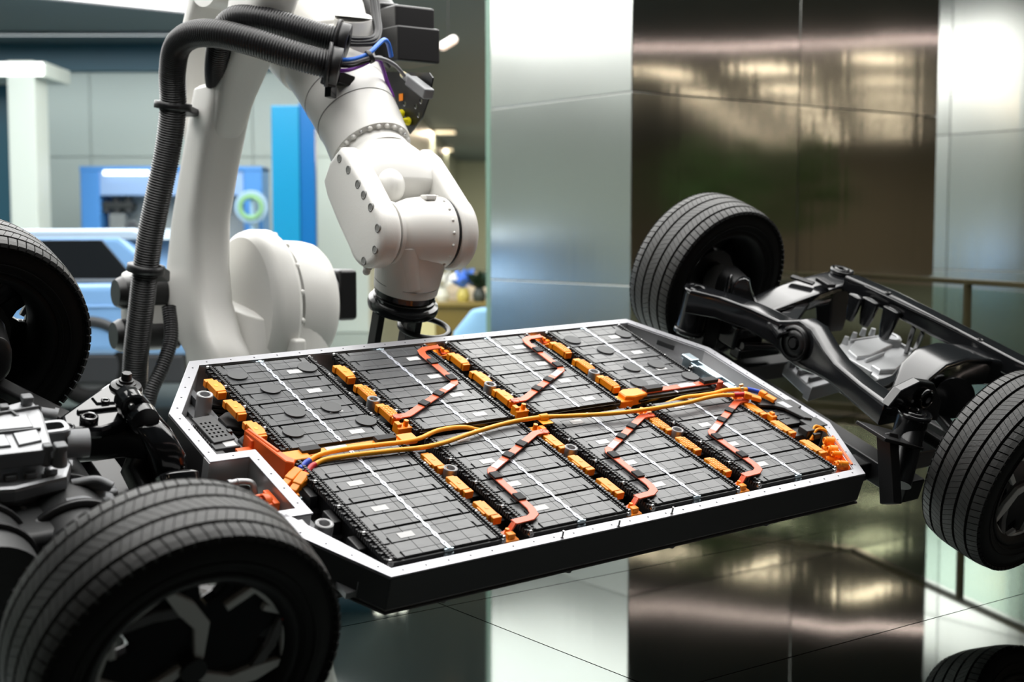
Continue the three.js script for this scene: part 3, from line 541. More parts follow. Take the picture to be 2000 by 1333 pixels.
function ribGeo(z0, z1, count, skew, slit, depth = 0.013) {     // one tread rib as a ring of blocks
  const crown = z => TR - 0.0005 - Math.pow(Math.abs(z) / (TW / 2), 4) * 0.014, pos = [];
  const quad = (a, b, c, d) => pos.push(...a, ...b, ...c, ...a, ...c, ...d);
  for (let i = 0; i < count; i++) {
    const j = (rnd() - 0.5) * 0.3, a0 = (i + slit / 2) * 2 * Math.PI / count, a1 = (i + 1 - slit / 2) * 2 * Math.PI / count, am = (a0 + a1) / 2;
    const pt = (a, z, top) => { const r = crown(z) - (top ? 0 : depth); const t = a + skew * (z - z0) / (z1 - z0) * 2 * Math.PI / count; return [r * Math.cos(t), r * Math.sin(t), z]; };
    const zm = (z0 + z1) / 2, zs = [z0, zm, z1];
    for (let k = 0; k < 2; k++) for (const [s, e] of [[a0, am], [am, a1]]) quad(pt(s, zs[k], 1), pt(e, zs[k], 1), pt(e, zs[k + 1], 1), pt(s, zs[k + 1], 1));
    for (const [s, e] of [[a0, am], [am, a1]]) { quad(pt(s, z0, 0), pt(e, z0, 0), pt(e, z0, 1), pt(s, z0, 1)); quad(pt(e, z1, 0), pt(s, z1, 0), pt(s, z1, 1), pt(e, z1, 1)); }
    for (let k = 0; k < 2; k++) { quad(pt(a0, zs[k + 1], 0), pt(a0, zs[k], 0), pt(a0, zs[k], 1), pt(a0, zs[k + 1], 1)); quad(pt(a1, zs[k], 0), pt(a1, zs[k + 1], 0), pt(a1, zs[k + 1], 1), pt(a1, zs[k], 1)); }
  }
  const g = new THREE.BufferGeometry(); g.setAttribute('position', new THREE.Float32BufferAttribute(pos, 3));
  g.computeVertexNormals(); return metreUV(g);
}
const ribs = [ribGeo(-0.1225, -0.084, 78, 0.25, 0.14), ribGeo(-0.073, -0.032, 96, 0.9, 0.08), ribGeo(-0.021, 0.021, 96, -1.1, 0.08), ribGeo(0.032, 0.073, 96, 0.9, 0.08), ribGeo(0.084, 0.1225, 78, -0.25, 0.14)];
const shoulderGeo = s => { const L = []; for (let i = 0; i < 78; i++) { const a = (i + 0.5) * 2 * Math.PI / 78; L.push(new THREE.BoxGeometry(0.012, 0.021, 0.01).rotateY(s * 0.55).translate(TR - 0.0185, 0, s * 0.1235).rotateZ(a)); } return merge(L); };
const shoulders = { 1: shoulderGeo(1), [-1]: shoulderGeo(-1) };
const barrelGeo = new THREE.LatheGeometry([[RIM - 0.004, -0.112], [RIM + 0.01, -0.114], [RIM + 0.008, -0.105], [RIM - 0.016, -0.09], [RIM - 0.03, -0.05], [RIM - 0.034, 0.02], [RIM - 0.02, 0.07], [RIM - 0.012, 0.1], [RIM + 0.008, 0.108], [RIM + 0.01, 0.116], [RIM - 0.004, 0.115], [RIM - 0.022, 0.1], [RIM - 0.036, 0.06], [RIM - 0.042, 0.02], [RIM - 0.038, -0.05], [RIM - 0.024, -0.095], [RIM - 0.004, -0.112]].map(p => new THREE.Vector2(...p)), 72).rotateX(Math.PI / 2);
const faceGeo = (() => {
  const s = new THREE.Shape(); s.absarc(0, 0, RIM - 0.014, 0, Math.PI * 2);
  for (let k = 0; k < 5; k++) {
    const a = R(81 + 72 * k), p = (r, d) => [r * Math.cos(a + R(d)), r * Math.sin(a + R(d))];
    const h = new THREE.Path(); h.moveTo(...p(0.217, -11)); h.lineTo(...p(0.22, 0)); h.lineTo(...p(0.217, 10)); h.lineTo(...p(0.18, 8)); h.lineTo(...p(0.155, 1)); h.lineTo(...p(0.175, -7)); h.closePath(); s.holes.push(h);
  }
  return new THREE.ExtrudeGeometry(s, { depth: 0.022, bevelEnabled: true, bevelThickness: 0.006, bevelSize: 0.004, bevelSegments: 2, curveSegments: 24 }).translate(0, 0, 0.058);
})();
const strip2 = (pts, w0, h) => { // accent strip with varying width on the wheel face
  const L = [], Q = []; const n = pts.length;
  pts.forEach((b, i) => { const a = pts[Math.max(0, i - 1)], c = pts[Math.min(n - 1, i + 1)]; const d = [c[0] - a[0], c[1] - a[1]], l = Math.hypot(...d), w = b[2] / 2; L.push(new THREE.Vector2(b[0] - d[1] / l * w, b[1] + d[0] / l * w)); Q.unshift(new THREE.Vector2(b[0] + d[1] / l * w, b[1] - d[0] / l * w)); });
  return new THREE.ExtrudeGeometry(new THREE.Shape([...L, ...Q]), { depth: h, bevelEnabled: true, bevelThickness: 0.002, bevelSize: 0.0015, bevelSegments: 1 });
};
const accentA = merge([strip2([[-0.186, 0.075, 0.012], [-0.196, 0.143, 0.026], [-0.081, 0.218, 0.016]], 0, 0.012), strip2([[-0.081, 0.218, 0.012], [-0.03, 0.165, 0.04], [0.011, 0.112, 0.034], [0.015, 0.0, 0.014]], 0, 0.012)]);
const accentB = merge([strip2([[0.066, 0.145, 0.016], [0.13, 0.182, 0.022], [0.168, 0.14, 0.01], [0.214, 0.087, 0.007]], 0, 0.012)]);
const accentC = merge([strip2([[0.214, 0.085, 0.02], [0.19, 0.01, 0.024], [0.14, -0.07, 0.022]], 0, 0.01)]);
const spokeBack = (() => { const L = []; for (let k = 0; k < 5; k++) { const a = R(45 + 72 * k); L.push(loft([{ c: V(0.04 * Math.cos(a), 0.04 * Math.sin(a), 0.05), a: 0.04, b: 0.02, n: 3, s: V(-Math.sin(a), Math.cos(a), 0) }, { c: V(0.13 * Math.cos(a), 0.13 * Math.sin(a), 0.046), a: 0.03, b: 0.018, n: 3, s: V(-Math.sin(a), Math.cos(a), 0) }, { c: V(0.215 * Math.cos(a), 0.215 * Math.sin(a), 0.05), a: 0.045, b: 0.016, n: 3, s: V(-Math.sin(a), Math.cos(a), 0) }], 16, 0.2)); } return merge(L); })();
function wheel(x, y, z, out, roll, label) {                 // out: +1 outer face to the window, -1 away from it
  const t = new Thing('wheel_assembly', label, 'wheel', V(x, y, z), CH, 'wheels of the display chassis', out < 0 ? Math.PI : 0);
  const spin = new THREE.Quaternion().setFromAxisAngle(V(0, 0, 1), roll);
  const p = (n, g, m, par = t.g) => { const q = mesh(n, g, m, par); if (par === t.g) q.quaternion.copy(spin); return q; };
  const ty = p('tyre', tyreGeo, M.rubber);
  ribs.forEach(g => mesh('tread_rib', g, M.tread, ty));
  for (const s of [-1, 1]) { mesh('shoulder_blocks', shoulders[s], M.rubber, ty); mesh('sidewall_bead', merge([beadGeo(s * (TW / 2 + 0.0015), RIM + 0.045), beadGeo(s * (TW / 2 - 0.006), TR - 0.03), beadGeo(s * (TW / 2 - 0.002), RIM + 0.022)]), M.rubber, ty); }
  p('rim_barrel', barrelGeo, M.rimBarrel);
  const f = p('rim_face', faceGeo, M.rimBlack);
  mesh('spoke_backs', spokeBack, M.rimBlack, f);
  for (let k = 0; k < 3; k++) { const q = new THREE.Quaternion().setFromAxisAngle(V(0, 0, 1), R(120 * k)); const a = (n, g, m, dz) => { const o = mesh(n, g, m, f); o.quaternion.copy(q); o.position.z = dz; return o; }; a('silver_accent', accentA, M.rimSilver, 0.086); a('silver_accent', accentB, M.rimSilver, 0.086); a('grey_accent', accentC, M.rimGrey, 0.086); }
  const dot = mesh('red_dot', new THREE.CylinderGeometry(0.008, 0.008, 0.004, 14).rotateX(Math.PI / 2), M.redPaint, f); dot.position.set(0.214, 0.085, 0.1);
  p('hub', [cyl(V(0, 0, -0.05), V(0, 0, 0.05), 0.075, 0.07, 28), cyl(V(0, 0, 0.05), V(0, 0, 0.112), 0.034, 0.03, 28)], M.chassisMatte);
  p('brake_disc', [new THREE.CylinderGeometry(0.132, 0.132, 0.026, 48).rotateX(Math.PI / 2).translate(0, 0, -0.01)], mat(0.03, 0.03, 0.03, 0.35, 0.6));
  return t;
}
wheel(-1.63, 0.08, 0.84, 1, 0, 'black wheel with silver accents and red dot next to the grey drive unit');
wheel(-1.63, 0.08, -0.84, -1, R(20), 'black wheel seen from its inner side in front of the pale blue car');
wheel(1.615, 0.08, -0.845, -1, R(-42), 'black wheel seen from its inner side in front of the brown steel column');
wheel(1.65, 0.0, 0.845, 1, R(105), 'black wheel with tread towards the tray beside the slanted stand post');
// ---------------------------------------------------------------- the robot: x forward (to the pack), y up, z towards the window side
const RB = new THREE.Matrix4().set(0.596, 0, -0.803, -1.146, 0, 1, 0, 1.09, 0.803, 0, 0.596, -6.3, 0, 0, 0, 1);
const RBI = RB.clone().invert();
function onRobot(px, py, z) { const o = eye.clone().applyMatrix4(RBI), d = rayDir(px, py).transformDirection(RBI); return o.addScaledVector(d, (z - o.z) / d.z); }
const toRobot = p => p.clone().applyMatrix4(RBI);
const rw = (px, py, depth) => toRobot(pw(px, py, depth));
function corrugated(pts, r, pitch = 0.011, N = 18) {
  const c = curve(pts), L = c.getLength(), n = Math.round(L / pitch) * 4, g = new THREE.TubeGeometry(c, n, r, N, false), p = g.attributes.position, q = V(), ctr = V();
  for (let i = 0; i <= n; i++) { c.getPointAt(i / n, ctr); const k = [1, 1, 0.925, 0.925][i % 4]; for (let j = 0; j <= N; j++) { const a = i * (N + 1) + j; q.fromBufferAttribute(p, a).sub(ctr).multiplyScalar(k).add(ctr); p.setXYZ(a, q.x, q.y, q.z); } }
  g.computeVertexNormals(); return g;
}
{
  const t = new Thing('industrial_robot', 'large white six-axis robot with black corrugated hoses behind the battery tray', 'robot', V(0, -1.09, 0), RB);
  const WH = M.robot, BK = M.chassisMatte;
  const Z = V(0, 0, 1);
  // base and carousel
  t.add('base', [loft([{ c: V(-0.1, -1.08, 0), a: 0.34, b: 0.32, n: 4, s: V(1, 0, 0) }, { c: V(-0.1, -0.98, 0), a: 0.33, b: 0.31, n: 4, s: V(1, 0, 0) }, { c: V(-0.1, -0.9, 0), a: 0.29, b: 0.27, n: 3, s: V(1, 0, 0) }, { c: V(-0.1, -0.62, 0), a: 0.27, b: 0.27, n: 2.4, s: V(1, 0, 0) }], 40, 0.02)], WH);
  const car = t.add('carousel', [loft([{ c: V(-0.1, -0.6, 0), a: 0.3, b: 0.28, n: 2.3, s: V(1, 0, 0) }, { c: V(-0.09, -0.45, 0), a: 0.33, b: 0.29, n: 2.6, s: V(1, 0, 0) }, { c: V(-0.06, -0.3, -0.02), a: 0.34, b: 0.28, n: 3, s: V(1, 0, 0) }, { c: V(-0.02, -0.05, -0.03), a: 0.3, b: 0.2, n: 3, s: V(1, 0, 0) }], 40, 0.2)], WH);
  // shoulder drum: flange, gap and gearbox cover along -z
  const drum = t.add('shoulder_drum', [lathe([[0, 0.02], [0.31, 0.02], [0.335, 0.0], [0.345, -0.03], [0.345, -0.1], [0.33, -0.12], [0.315, -0.125]].map(([r, y]) => [r, -y]).reverse(), V(0, -0.02, 0.1), V(0, 0, -1), 72)], WH);
  mesh('gap_ring', ringTube(V(0, -0.02 + 1.09, -0.02), V(0, -0.02 + 1.09, -0.045), 0.285, 0.2, 60), M.blackPlastic, drum);
  t.add('gearbox_cover', lathe([[0, 0], [0.28, 0], [0.292, 0.01], [0.294, 0.06], [0.29, 0.13], [0.28, 0.175], [0.255, 0.205], [0.2, 0.22], [0, 0.225]].reverse().map(([r, y]) => [r, y]), V(0, -0.02, -0.045), V(0, 0, -1), 72), WH);
  for (let i = 0; i < 16; i++) { const a = i * Math.PI / 8 + 0.2; mesh('flange_bolt', new THREE.SphereGeometry(0.014, 12, 8).translate(0.325 * Math.cos(a), 0.325 * Math.sin(a) - 0.02 + 1.09, -0.022), WH, drum); }
  t.add('shoulder_lug', rb(0.24, 0.35, -0.3, -0.16, -0.03, 0.04, 0.018), WH);
  t.add('shoulder_motor', [rbox(0.2, 0.24, 0.1, 0.02).translate(0.1, 0.02, -0.33), cyl(V(0.1, 0.02, -0.28), V(0.1, 0.02, -0.24), 0.11, 0.11, 24)], BK);
  // link arm: a tall curved casting on the window side
  const lz = 0.3, prof = [[690, 350, 500], [650, 322, 484], [590, 309, 468], [520, 313, 460], [430, 327, 457], [330, 345, 472], [240, 361, 490], [175, 372, 506]];
  const secs = prof.map(([y, l, r]) => { const c = onRobot((l + r) / 2, y, lz), wpx = (r - l) / 2650 * 6.02; const az = 0.1, af = (wpx - 0.803 * 2 * az * 0.86) / 0.596 / 2 * 1.06; return { c, a: Math.max(0.11, af), b: az, n: 4.6, s: V(1, 0, 0), free: true, u: V(0, 0, 1) }; });
  secs.unshift({ ...secs[0], c: secs[0].c.clone().add(V(0.02, -0.2, 0)), a: secs[0].a * 0.85 });
  t.add('link_arm', loft(secs, 56, 0.4), WH);
  // fork of the link: a slim and a broad branch round an opening, up to the elbow
  const top = secs[secs.length - 1].c, el = V(0.29, 1.37, lz);
  const br = (list) => loft(list.map(([px, py, a, b = 0.1]) => ({ c: onRobot(px, py, lz), a, b, n: 4, s: V(1, 0, 0), free: true, u: Z })), 36, 0.35);
  t.add('link_fork', br([[392, 300, 0.03, 0.05], [380, 220, 0.045, 0.08], [382, 165, 0.05, 0.09], [390, 105, 0.045], [402, 50, 0.045], [420, -20, 0.07], [440, -80, 0.12]]), WH);
  t.add('link_fork', br([[414, 330, 0.05, 0.05], [436, 250, 0.09, 0.075], [450, 190, 0.102, 0.09], [466, 140, 0.115], [486, 90, 0.135], [505, 40, 0.16], [518, -15, 0.19], [520, -80, 0.2]]), WH);
  t.add('elbow_disc', [cyl(V(el.x + 0.02, el.y + 0.08, 0.2), V(el.x + 0.02, el.y + 0.08, 0.41), 0.2, 0.19, 48)], WH);
  // elbow housing and forearm
  const E = V(0.28, 1.36, 0), D = V(0.685, -0.728, 0), N_ = V(0.728, 0.685, 0), ring = V(0.943, 0.634, -0.02), Wc = V(1.248, 0.31, -0.03);
  const on = s => E.clone().addScaledVector(D, s).add(V(0, 0, -0.02));
  t.add('elbow_housing', [loft([{ c: V(E.x - 0.22, E.y + 0.16, -0.02), a: 0.16, b: 0.17, n: 3, s: Z, free: true, u: N_ }, { c: on(-0.12), a: 0.2, b: 0.25, n: 3.2, s: Z, free: true, u: N_ }, { c: on(0.06), a: 0.22, b: 0.27, n: 3, s: Z, free: true, u: N_ }, { c: on(0.26), a: 0.21, b: 0.245, n: 2.8, s: Z, free: true, u: N_ }, { c: on(0.42), a: 0.2, b: 0.21, n: 2.4, s: Z, free: true, u: N_ }], 44, 0.3), cyl(V(E.x, E.y + 0.03, 0.23), V(E.x, E.y + 0.03, 0.1), 0.16, 0.19, 48)], WH);
  const cap = rw(690, 78, 5.72), capTop = rw(690, 34, 5.68);
  const fa = t.add('forearm', loft([{ c: on(0.38), a: 0.195, b: 0.205, s: Z, free: true, u: N_, n: 2.2 }, { c: on(0.55), a: 0.185, b: 0.19, s: Z, free: true, u: N_ }, { c: on(0.72), a: 0.175, b: 0.176, s: Z, free: true, u: N_ }, { c: on(0.86), a: 0.17, b: 0.17, s: Z, free: true, u: N_ }, { c: ring.clone().addScaledVector(D, 0.0), a: 0.168, b: 0.168, s: Z, free: true, u: N_ }], 56, 0.03), WH);
  const fin = m => { m.position.set(0, 0, 0); return m; };
  mesh('forearm_seam', [0.66, 0.8].map(s => ringTube(on(s).add(V(0, 1.09, 0)), on(s + 0.004).add(V(0, 1.09, 0)), s < 0.7 ? 0.1805 : 0.174, 0.1, 56)), mat(0.3, 0.3, 0.29, 0.6), fa);
  for (let i = 0; i < 26; i++) { const a = i * 2 * Math.PI / 26, p = ring.clone().addScaledVector(N_, 0.152 * Math.cos(a)).addScaledVector(Z, 0.152 * Math.sin(a)).addScaledVector(D, 0.004); mesh('ring_bolt', i % 4 === 3 ? new THREE.SphereGeometry(0.007, 10, 8).translate(p.x, p.y + 1.09, p.z) : merge([new THREE.SphereGeometry(0.0115, 12, 10).translate(p.x, p.y + 1.09, p.z)]), i % 4 === 3 ? M.steel : WH, fa); }
  t.add('service_cap', [cyl(cap.clone().lerp(capTop, -0.8), capTop, 0.09, 0.078, 40), cyl(capTop, capTop.clone().add(V(0.001, 0.006, 0)), 0.078, 0.074, 40), cyl(capTop.clone().add(V(0, 0.004, 0)), capTop.clone().add(V(0, 0.009, 0)), 0.006, 0.006, 10)], WH);
  // wrist: body, two cheeks, knuckle head
  const w0 = s => ring.clone().addScaledVector(D, s);
  const wz = z => V(0, 0, z);
  t.add('wrist_body', [loft([{ c: w0(-0.01), a: 0.135, b: 0.135 }, { c: w0(0.05), a: 0.142, b: 0.14, n: 2.2 }, { c: w0(0.1).add(wz(-0.005)), a: 0.178, b: 0.142, n: 2.5 }, { c: w0(0.15).add(wz(-0.012)), a: 0.198, b: 0.138, n: 2.8 }, { c: w0(0.2).add(wz(-0.016)), a: 0.212, b: 0.128, n: 3 }, { c: w0(0.24).add(wz(-0.016)), a: 0.2, b: 0.105, n: 3 }].map(q => ({ n: 2, ...q, s: Z, free: true, u: N_ })), 52, 0.3), cyl(w0(0.035), w0(0.06), 0.146, 0.146, 48)], WH);
  t.add('wrist_bulge', new THREE.SphereGeometry(0.075, 28, 20).scale(1, 1, 0.95).translate(w0(0.25).x + 0.03, w0(0.25).y + 0.04, 0.035), WH);
  const cheek = (z0, z1, r, half) => {
    const pts = []; const O = [Wc.x, Wc.y], tan = s => [O[0] + D.x * s[0] + N_.x * s[1], O[1] + D.y * s[0] + N_.y * s[1]];
    for (let i = 0; i <= 22; i++) { const a = -Math.PI / 2 - 0.25 + i * (Math.PI + 0.5) / 22; pts.push(tan([r * Math.cos(a), r * Math.sin(a)])); }
    pts.push(tan([-0.16, half + 0.012])); pts.push(tan([-0.3, half])); pts.push(tan([-0.37, half * 0.8])); pts.push(tan([-0.39, 0])); pts.push(tan([-0.37, -half * 0.8])); pts.push(tan([-0.3, -half])); pts.push(tan([-0.16, -half - 0.012]));
    const s = new THREE.Shape(pts.map(p => new THREE.Vector2(...p)));
    const b = 0.03; return toCreasedNormals(new THREE.ExtrudeGeometry(s, { depth: z1 - z0 - 2 * b, bevelEnabled: true, bevelThickness: b, bevelSize: b, bevelOffset: -b, bevelSegments: 5, curveSegments: 20 }).translate(0, 0, z0 + b), 0.5);
  };
  const chL = t.add('wrist_cheek', cheek(0.105, 0.205, 0.136, 0.118), WH), chR = t.add('wrist_cheek', cheek(-0.242, -0.158, 0.15, 0.125), WH);
  const onCheek = (s, n) => V(Wc.x + D.x * s + N_.x * n, Wc.y + D.y * s + N_.y * n, 0);
  for (const [s, n] of [[-0.33, 0.07], [-0.25, 0.088], [-0.16, 0.1], [-0.1, 0.103], [-0.03, 0.108], [0.06, 0.09], [0.105, 0.02], [0.08, -0.07]]) { const p = onCheek(s, n); mesh('recessed_bolt', [ringTube(V(p.x, p.y + 1.09, 0.198), V(p.x, p.y + 1.09, 0.2065), 0.017, 0.012, 18), cyl(V(p.x, p.y + 1.09, 0.19), V(p.x, p.y + 1.09, 0.2057), 0.012, 0.012, 12)], mat(0.2, 0.2, 0.19, 0.5), chL); }
  t.add('cheek_disc', [cyl(V(Wc.x, Wc.y, 0.1), V(Wc.x, Wc.y, 0.085), 0.122, 0.122, 44)], WH);
  const hd = t.add('knuckle_head', [loft([{ c: V(Wc.x, Wc.y, 0.082), a: 0.1, b: 0.1, s: V(1, 0, 0) }, { c: V(Wc.x, Wc.y, 0.05), a: 0.118, b: 0.118, s: V(1, 0, 0) }, { c: V(Wc.x, Wc.y, 0.0), a: 0.135, b: 0.135, s: V(1, 0, 0) }, { c: V(Wc.x, Wc.y, -0.06), a: 0.142, b: 0.142, s: V(1, 0, 0) }, { c: V(Wc.x, Wc.y, -0.142), a: 0.142, b: 0.142, s: V(1, 0, 0) }], 52, 0.05)], WH);
  mesh('knuckle_gap', ringTube(V(Wc.x, Wc.y + 1.09, -0.144), V(Wc.x, Wc.y + 1.09, -0.158), 0.136, 0.05, 52), M.blackPlastic, hd);
  for (let i = 0; i < 18; i++) { const a = i * Math.PI / 9; mesh('knuckle_bolt', new THREE.SphereGeometry(0.0065, 8, 6).translate(Wc.x + 0.142 * Math.cos(a), Wc.y + 1.09 + 0.142 * Math.sin(a), -0.118), WH, hd); }
  mesh('head_boss', rbox(0.05, 0.02, 0.05, 0.006).translate(Wc.x + 0.05, Wc.y + 1.09 + 0.137, -0.06), WH, hd);
  // neck and black tool flange, square to the tilted tray
  const T = V(-0.361, -0.932, -0.034).normalize(), tq = s => Wc.clone().add(V(0, 0, 0.0)).addScaledVector(T, s);
  const S1 = new THREE.Vector3().crossVectors(T, Z).normalize();
  const nk = t.add('neck', [loft([{ c: tq(0.02), a: 0.142, b: 0.118, s: Z, n: 2.4 }, { c: tq(0.1), a: 0.135, b: 0.122, s: Z, n: 2.6 }, { c: tq(0.17), a: 0.13, b: 0.126, s: Z, n: 2.3 }, { c: tq(0.235), a: 0.128, b: 0.128, s: Z }], 48, 0.03), loft([{ c: V(Wc.x + 0.02, Wc.y - 0.03, 0.04), a: 0.06, b: 0.09, s: Z }, { c: tq(0.2).add(V(0.03, 0, 0.03)), a: 0.07, b: 0.1, s: Z }], 28, 0.3)], WH);
  mesh('neck_seam', ringTube(tq(0.2).add(V(0, 1.09, 0)), tq(0.2025).add(V(0, 1.09, 0)), 0.1305, 0.08, 52), mat(0.25, 0.24, 0.23, 0.6), nk);
  for (let i = 0; i < 6; i++) { const a = 0.35 + i * 0.42, p = tq(0.246).addScaledVector(Z, 0.118 * Math.cos(a)).addScaledVector(S1, 0.118 * Math.sin(a)); mesh('neck_bolt', new THREE.SphereGeometry(0.0085, 10, 8).translate(p.x, p.y + 1.09, p.z), WH, nk); }
  mesh('sensor_lug', [rbox(0.03, 0.05, 0.03, 0.008).translate(tq(0.13).x - 0.03, tq(0.13).y + 1.09, 0.14), new THREE.SphereGeometry(0.016, 14, 10).translate(tq(0.16).x - 0.02, tq(0.16).y + 1.09, 0.145)], WH, nk);
  t.add('tool_flange', [lathe([[0.05, 0.235], [0.118, 0.235], [0.122, 0.26], [0.118, 0.265], [0.126, 0.27], [0.124, 0.285], [0.14, 0.292], [0.143, 0.31], [0.138, 0.325], [0.12, 0.33], [0, 0.33]], Wc, T, 56)], M.chassis);
  const legs = [[0.06, 0.07], [-0.07, 0.05], [-0.02, -0.08]];
  legs.forEach(([a, b]) => t.add('tool_post', bar(tq(0.31).addScaledVector(Z, a).addScaledVector(S1, b), tq(0.56).addScaledVector(Z, a).addScaledVector(S1, b), 0.06, 0.03, Z, 0.006), BK));
  t.add('tool_ring', new THREE.TorusGeometry(0.1, 0.012, 10, 40).applyQuaternion(new THREE.Quaternion().setFromUnitVectors(Z, T)).translate(tq(0.41).x + 0.05, tq(0.41).y, tq(0.41).z - 0.09), BK);
  // black motor block behind the elbow, bracket plate with plugs
  const mo = onRobot(790, 70, -0.34);
  t.add('forearm_motor', [rbox(0.22, 0.15, 0.2, 0.012).translate(mo.x - 0.02, mo.y + 0.04, mo.z), rbox(0.235, 0.15, 0.215, 0.01).translate(mo.x, mo.y - 0.05, mo.z), rbox(0.06, 0.04, 0.1, 0.01).translate(mo.x - 0.06, mo.y + 0.12, mo.z + 0.05), cyl(V(mo.x - 0.1, mo.y, mo.z), V(mo.x - 0.28, mo.y + 0.15, mo.z), 0.09, 0.1, 28)], BK);
  const pl = [[752, 140], [838, 142], [845, 152], [838, 190], [824, 230], [800, 262], [780, 218]].map(([x, y]) => onRobot(x, y, -0.24));
  const hs = [[790, 203, 5], [812, 208, 5], [822, 198, 4], [790, 232, 4], [817, 225, 4]].map(([x, y]) => { const p = onRobot(x, y, -0.24); return circlePts(p.x, -p.y, 0.011, 14).map(q => new THREE.Vector2(q[0], -q[1])); });
  const sh = new THREE.Shape(pl.map(p => new THREE.Vector2(p.x, p.y))); hs.forEach(h => sh.holes.push(new THREE.Path(h)));
  const brk = t.add('bracket_plate', new THREE.ExtrudeGeometry(sh, { depth: 0.006, bevelEnabled: false }).translate(0, 0, -0.246), BK);
  for (const [x, y] of [[783, 222], [796, 237]]) { const p = onRobot(x, y, -0.23); mesh('yellow_plug', [cyl(V(p.x, p.y + 1.09, -0.24), V(p.x, p.y + 1.09, -0.2), 0.014, 0.012, 18), cyl(V(p.x, p.y + 1.09, -0.235), V(p.x, p.y + 1.09, -0.228), 0.018, 0.018, 18)], mat(0.85, 0.75, 0.01, 0.4), brk); }
  { const p = onRobot(782, 190, -0.235); mesh('warning_label', rbox(0.03, 0.03, 0.002, 0.0005).translate(p.x, p.y + 1.09, -0.238), M.orange, brk); }
  const cn0 = onRobot(793, 150, -0.2), cn1 = onRobot(838, 185, -0.2);
  t.add('grey_connector', [bar(cn0.clone().lerp(cn1, 0.2), cn1, 0.045, 0.05, Z, 0.008), cyl(cn0, cn0.clone().lerp(cn1, 0.35), 0.016, 0.018, 16)], mat(0.16, 0.165, 0.17, 0.45, 0.3));
  t.add('connector_gland', cyl(cn0.clone().lerp(cn1, -0.15), cn0.clone().lerp(cn1, 0.1), 0.014, 0.016, 14), M.zincYellow);
  // hoses and their clamps
  const h1 = [[652, 128, 5.38], [610, 118, 5.36], [550, 100, 5.35], [480, 78, 5.36], [425, 66, 5.4], [375, 68, 5.5], [346, 92, 5.6], [337, 140, 5.68], [338, 205, 5.74], [330, 280, 5.78], [312, 370, 5.8], [294, 460, 5.83], [284, 530, 5.86], [275, 610, 5.9], [266, 690, 5.94], [262, 770, 5.98]].map(a => rw(...a));
  t.add('dress_hose', corrugated(h1, 0.056), M.hose);
  const h2 = [[668, 80, 5.48], [620, 68, 5.48], [560, 50, 5.48], [500, 36, 5.5], [456, 38, 5.54], [434, 64, 5.58], [426, 105, 5.66], [424, 150, 5.8], [428, 180, 5.95]].map(a => rw(...a));
  t.add('dress_hose', corrugated(h2, 0.052), M.hose);
  const h3 = [[330, 600, 6.0], [334, 660, 5.95], [318, 715, 5.9], [296, 765, 5.86], [285, 810, 5.84]].map(a => rw(...a));
  t.add('dress_hose', corrugated(h3, 0.032), M.hose);
  const clampRing = (a, b, ro, ri, w) => { const p = rw(...a), d = rw(...b).sub(p).normalize(); return ringTube(p.clone().addScaledVector(d, -w / 2), p.clone().addScaledVector(d, w / 2), ro, ri, 32); };
  t.add('hose_clamp', [clampRing([338, 207, 5.76], [336, 230, 5.765], 0.078, 0.054, 0.03), bar(rw(350, 210, 5.74), rw(378, 222, 5.95), 0.07, 0.03, V(0, 1, 0), 0.006)], M.blackPlastic);
  t.add('hose_clamp', [clampRing([285, 525, 5.86], [283, 545, 5.865], 0.08, 0.054, 0.032), bar(rw(295, 528, 5.85), rw(315, 540, 6.0), 0.08, 0.05, V(0, 1, 0), 0.006)], M.blackPlastic);
  t.add('hose_gland', [clampRing([652, 128, 5.38], [640, 125, 5.378], 0.074, 0.03, 0.05), clampRing([642, 126, 5.378], [630, 124, 5.375], 0.088, 0.05, 0.014), bar(rw(650, 130, 5.45), rw(640, 168, 5.46), 0.05, 0.05, V(0, 0, 1), 0.006)], M.blackPlastic);
  t.add('hose_gland', [clampRing([668, 79, 5.48], [656, 76, 5.48], 0.07, 0.03, 0.05), clampRing([660, 77, 5.48], [650, 75, 5.48], 0.08, 0.05, 0.012)], M.blackPlastic);
  t.add('gland_bracket', [bar(rw(640, 172, 5.46), rw(652, 176, 5.5), 0.03, 0.07, V(0, 1, 0), 0.003), bar(rw(655, 150, 5.5), rw(685, 162, 5.56), 0.05, 0.05, V(0, 1, 0), 0.005)], M.chassis);
  const wire = (name, pts, r, m) => t.add(name, tube(pts.map(a => rw(...a)), r, 10, 60), m);
  wire('blue_cable', [[656, 118, 5.45], [690, 116, 5.44], [718, 106, 5.45], [738, 88, 5.5], [750, 78, 5.55], [758, 85, 5.6], [764, 110, 5.65]], 0.0095, mat(0.02, 0.13, 0.55, 0.35));
  wire('grey_cable', [[656, 124, 5.45], [690, 122, 5.44], [725, 113, 5.45], [750, 116, 5.5], [772, 128, 5.55], [790, 148, 5.6]], 0.008, mat(0.12, 0.12, 0.13, 0.35));
  wire('black_cable', [[656, 128, 5.45], [690, 128, 5.44], [720, 118, 5.46], [742, 112, 5.52], [760, 130, 5.6]], 0.008, M.hose);
  wire('violet_cable', [[656, 138, 5.45], [680, 137, 5.44], [705, 128, 5.45], [722, 120, 5.47], [740, 118, 5.55], [756, 160, 5.66], [768, 190, 5.68]], 0.008, mat(0.15, 0.03, 0.28, 0.4));
  wire('black_cable', [[676, 74, 5.6], [705, 76, 5.6], [725, 74, 5.62], [734, 62, 5.66], [730, 30, 5.7], [722, -30, 5.74]], 0.0105, M.hose);
  wire('black_cable', [[676, 80, 5.6], [705, 82, 5.6], [730, 78, 5.62], [738, 62, 5.66], [735, 30, 5.7], [727, -30, 5.74]], 0.0105, M.hose);
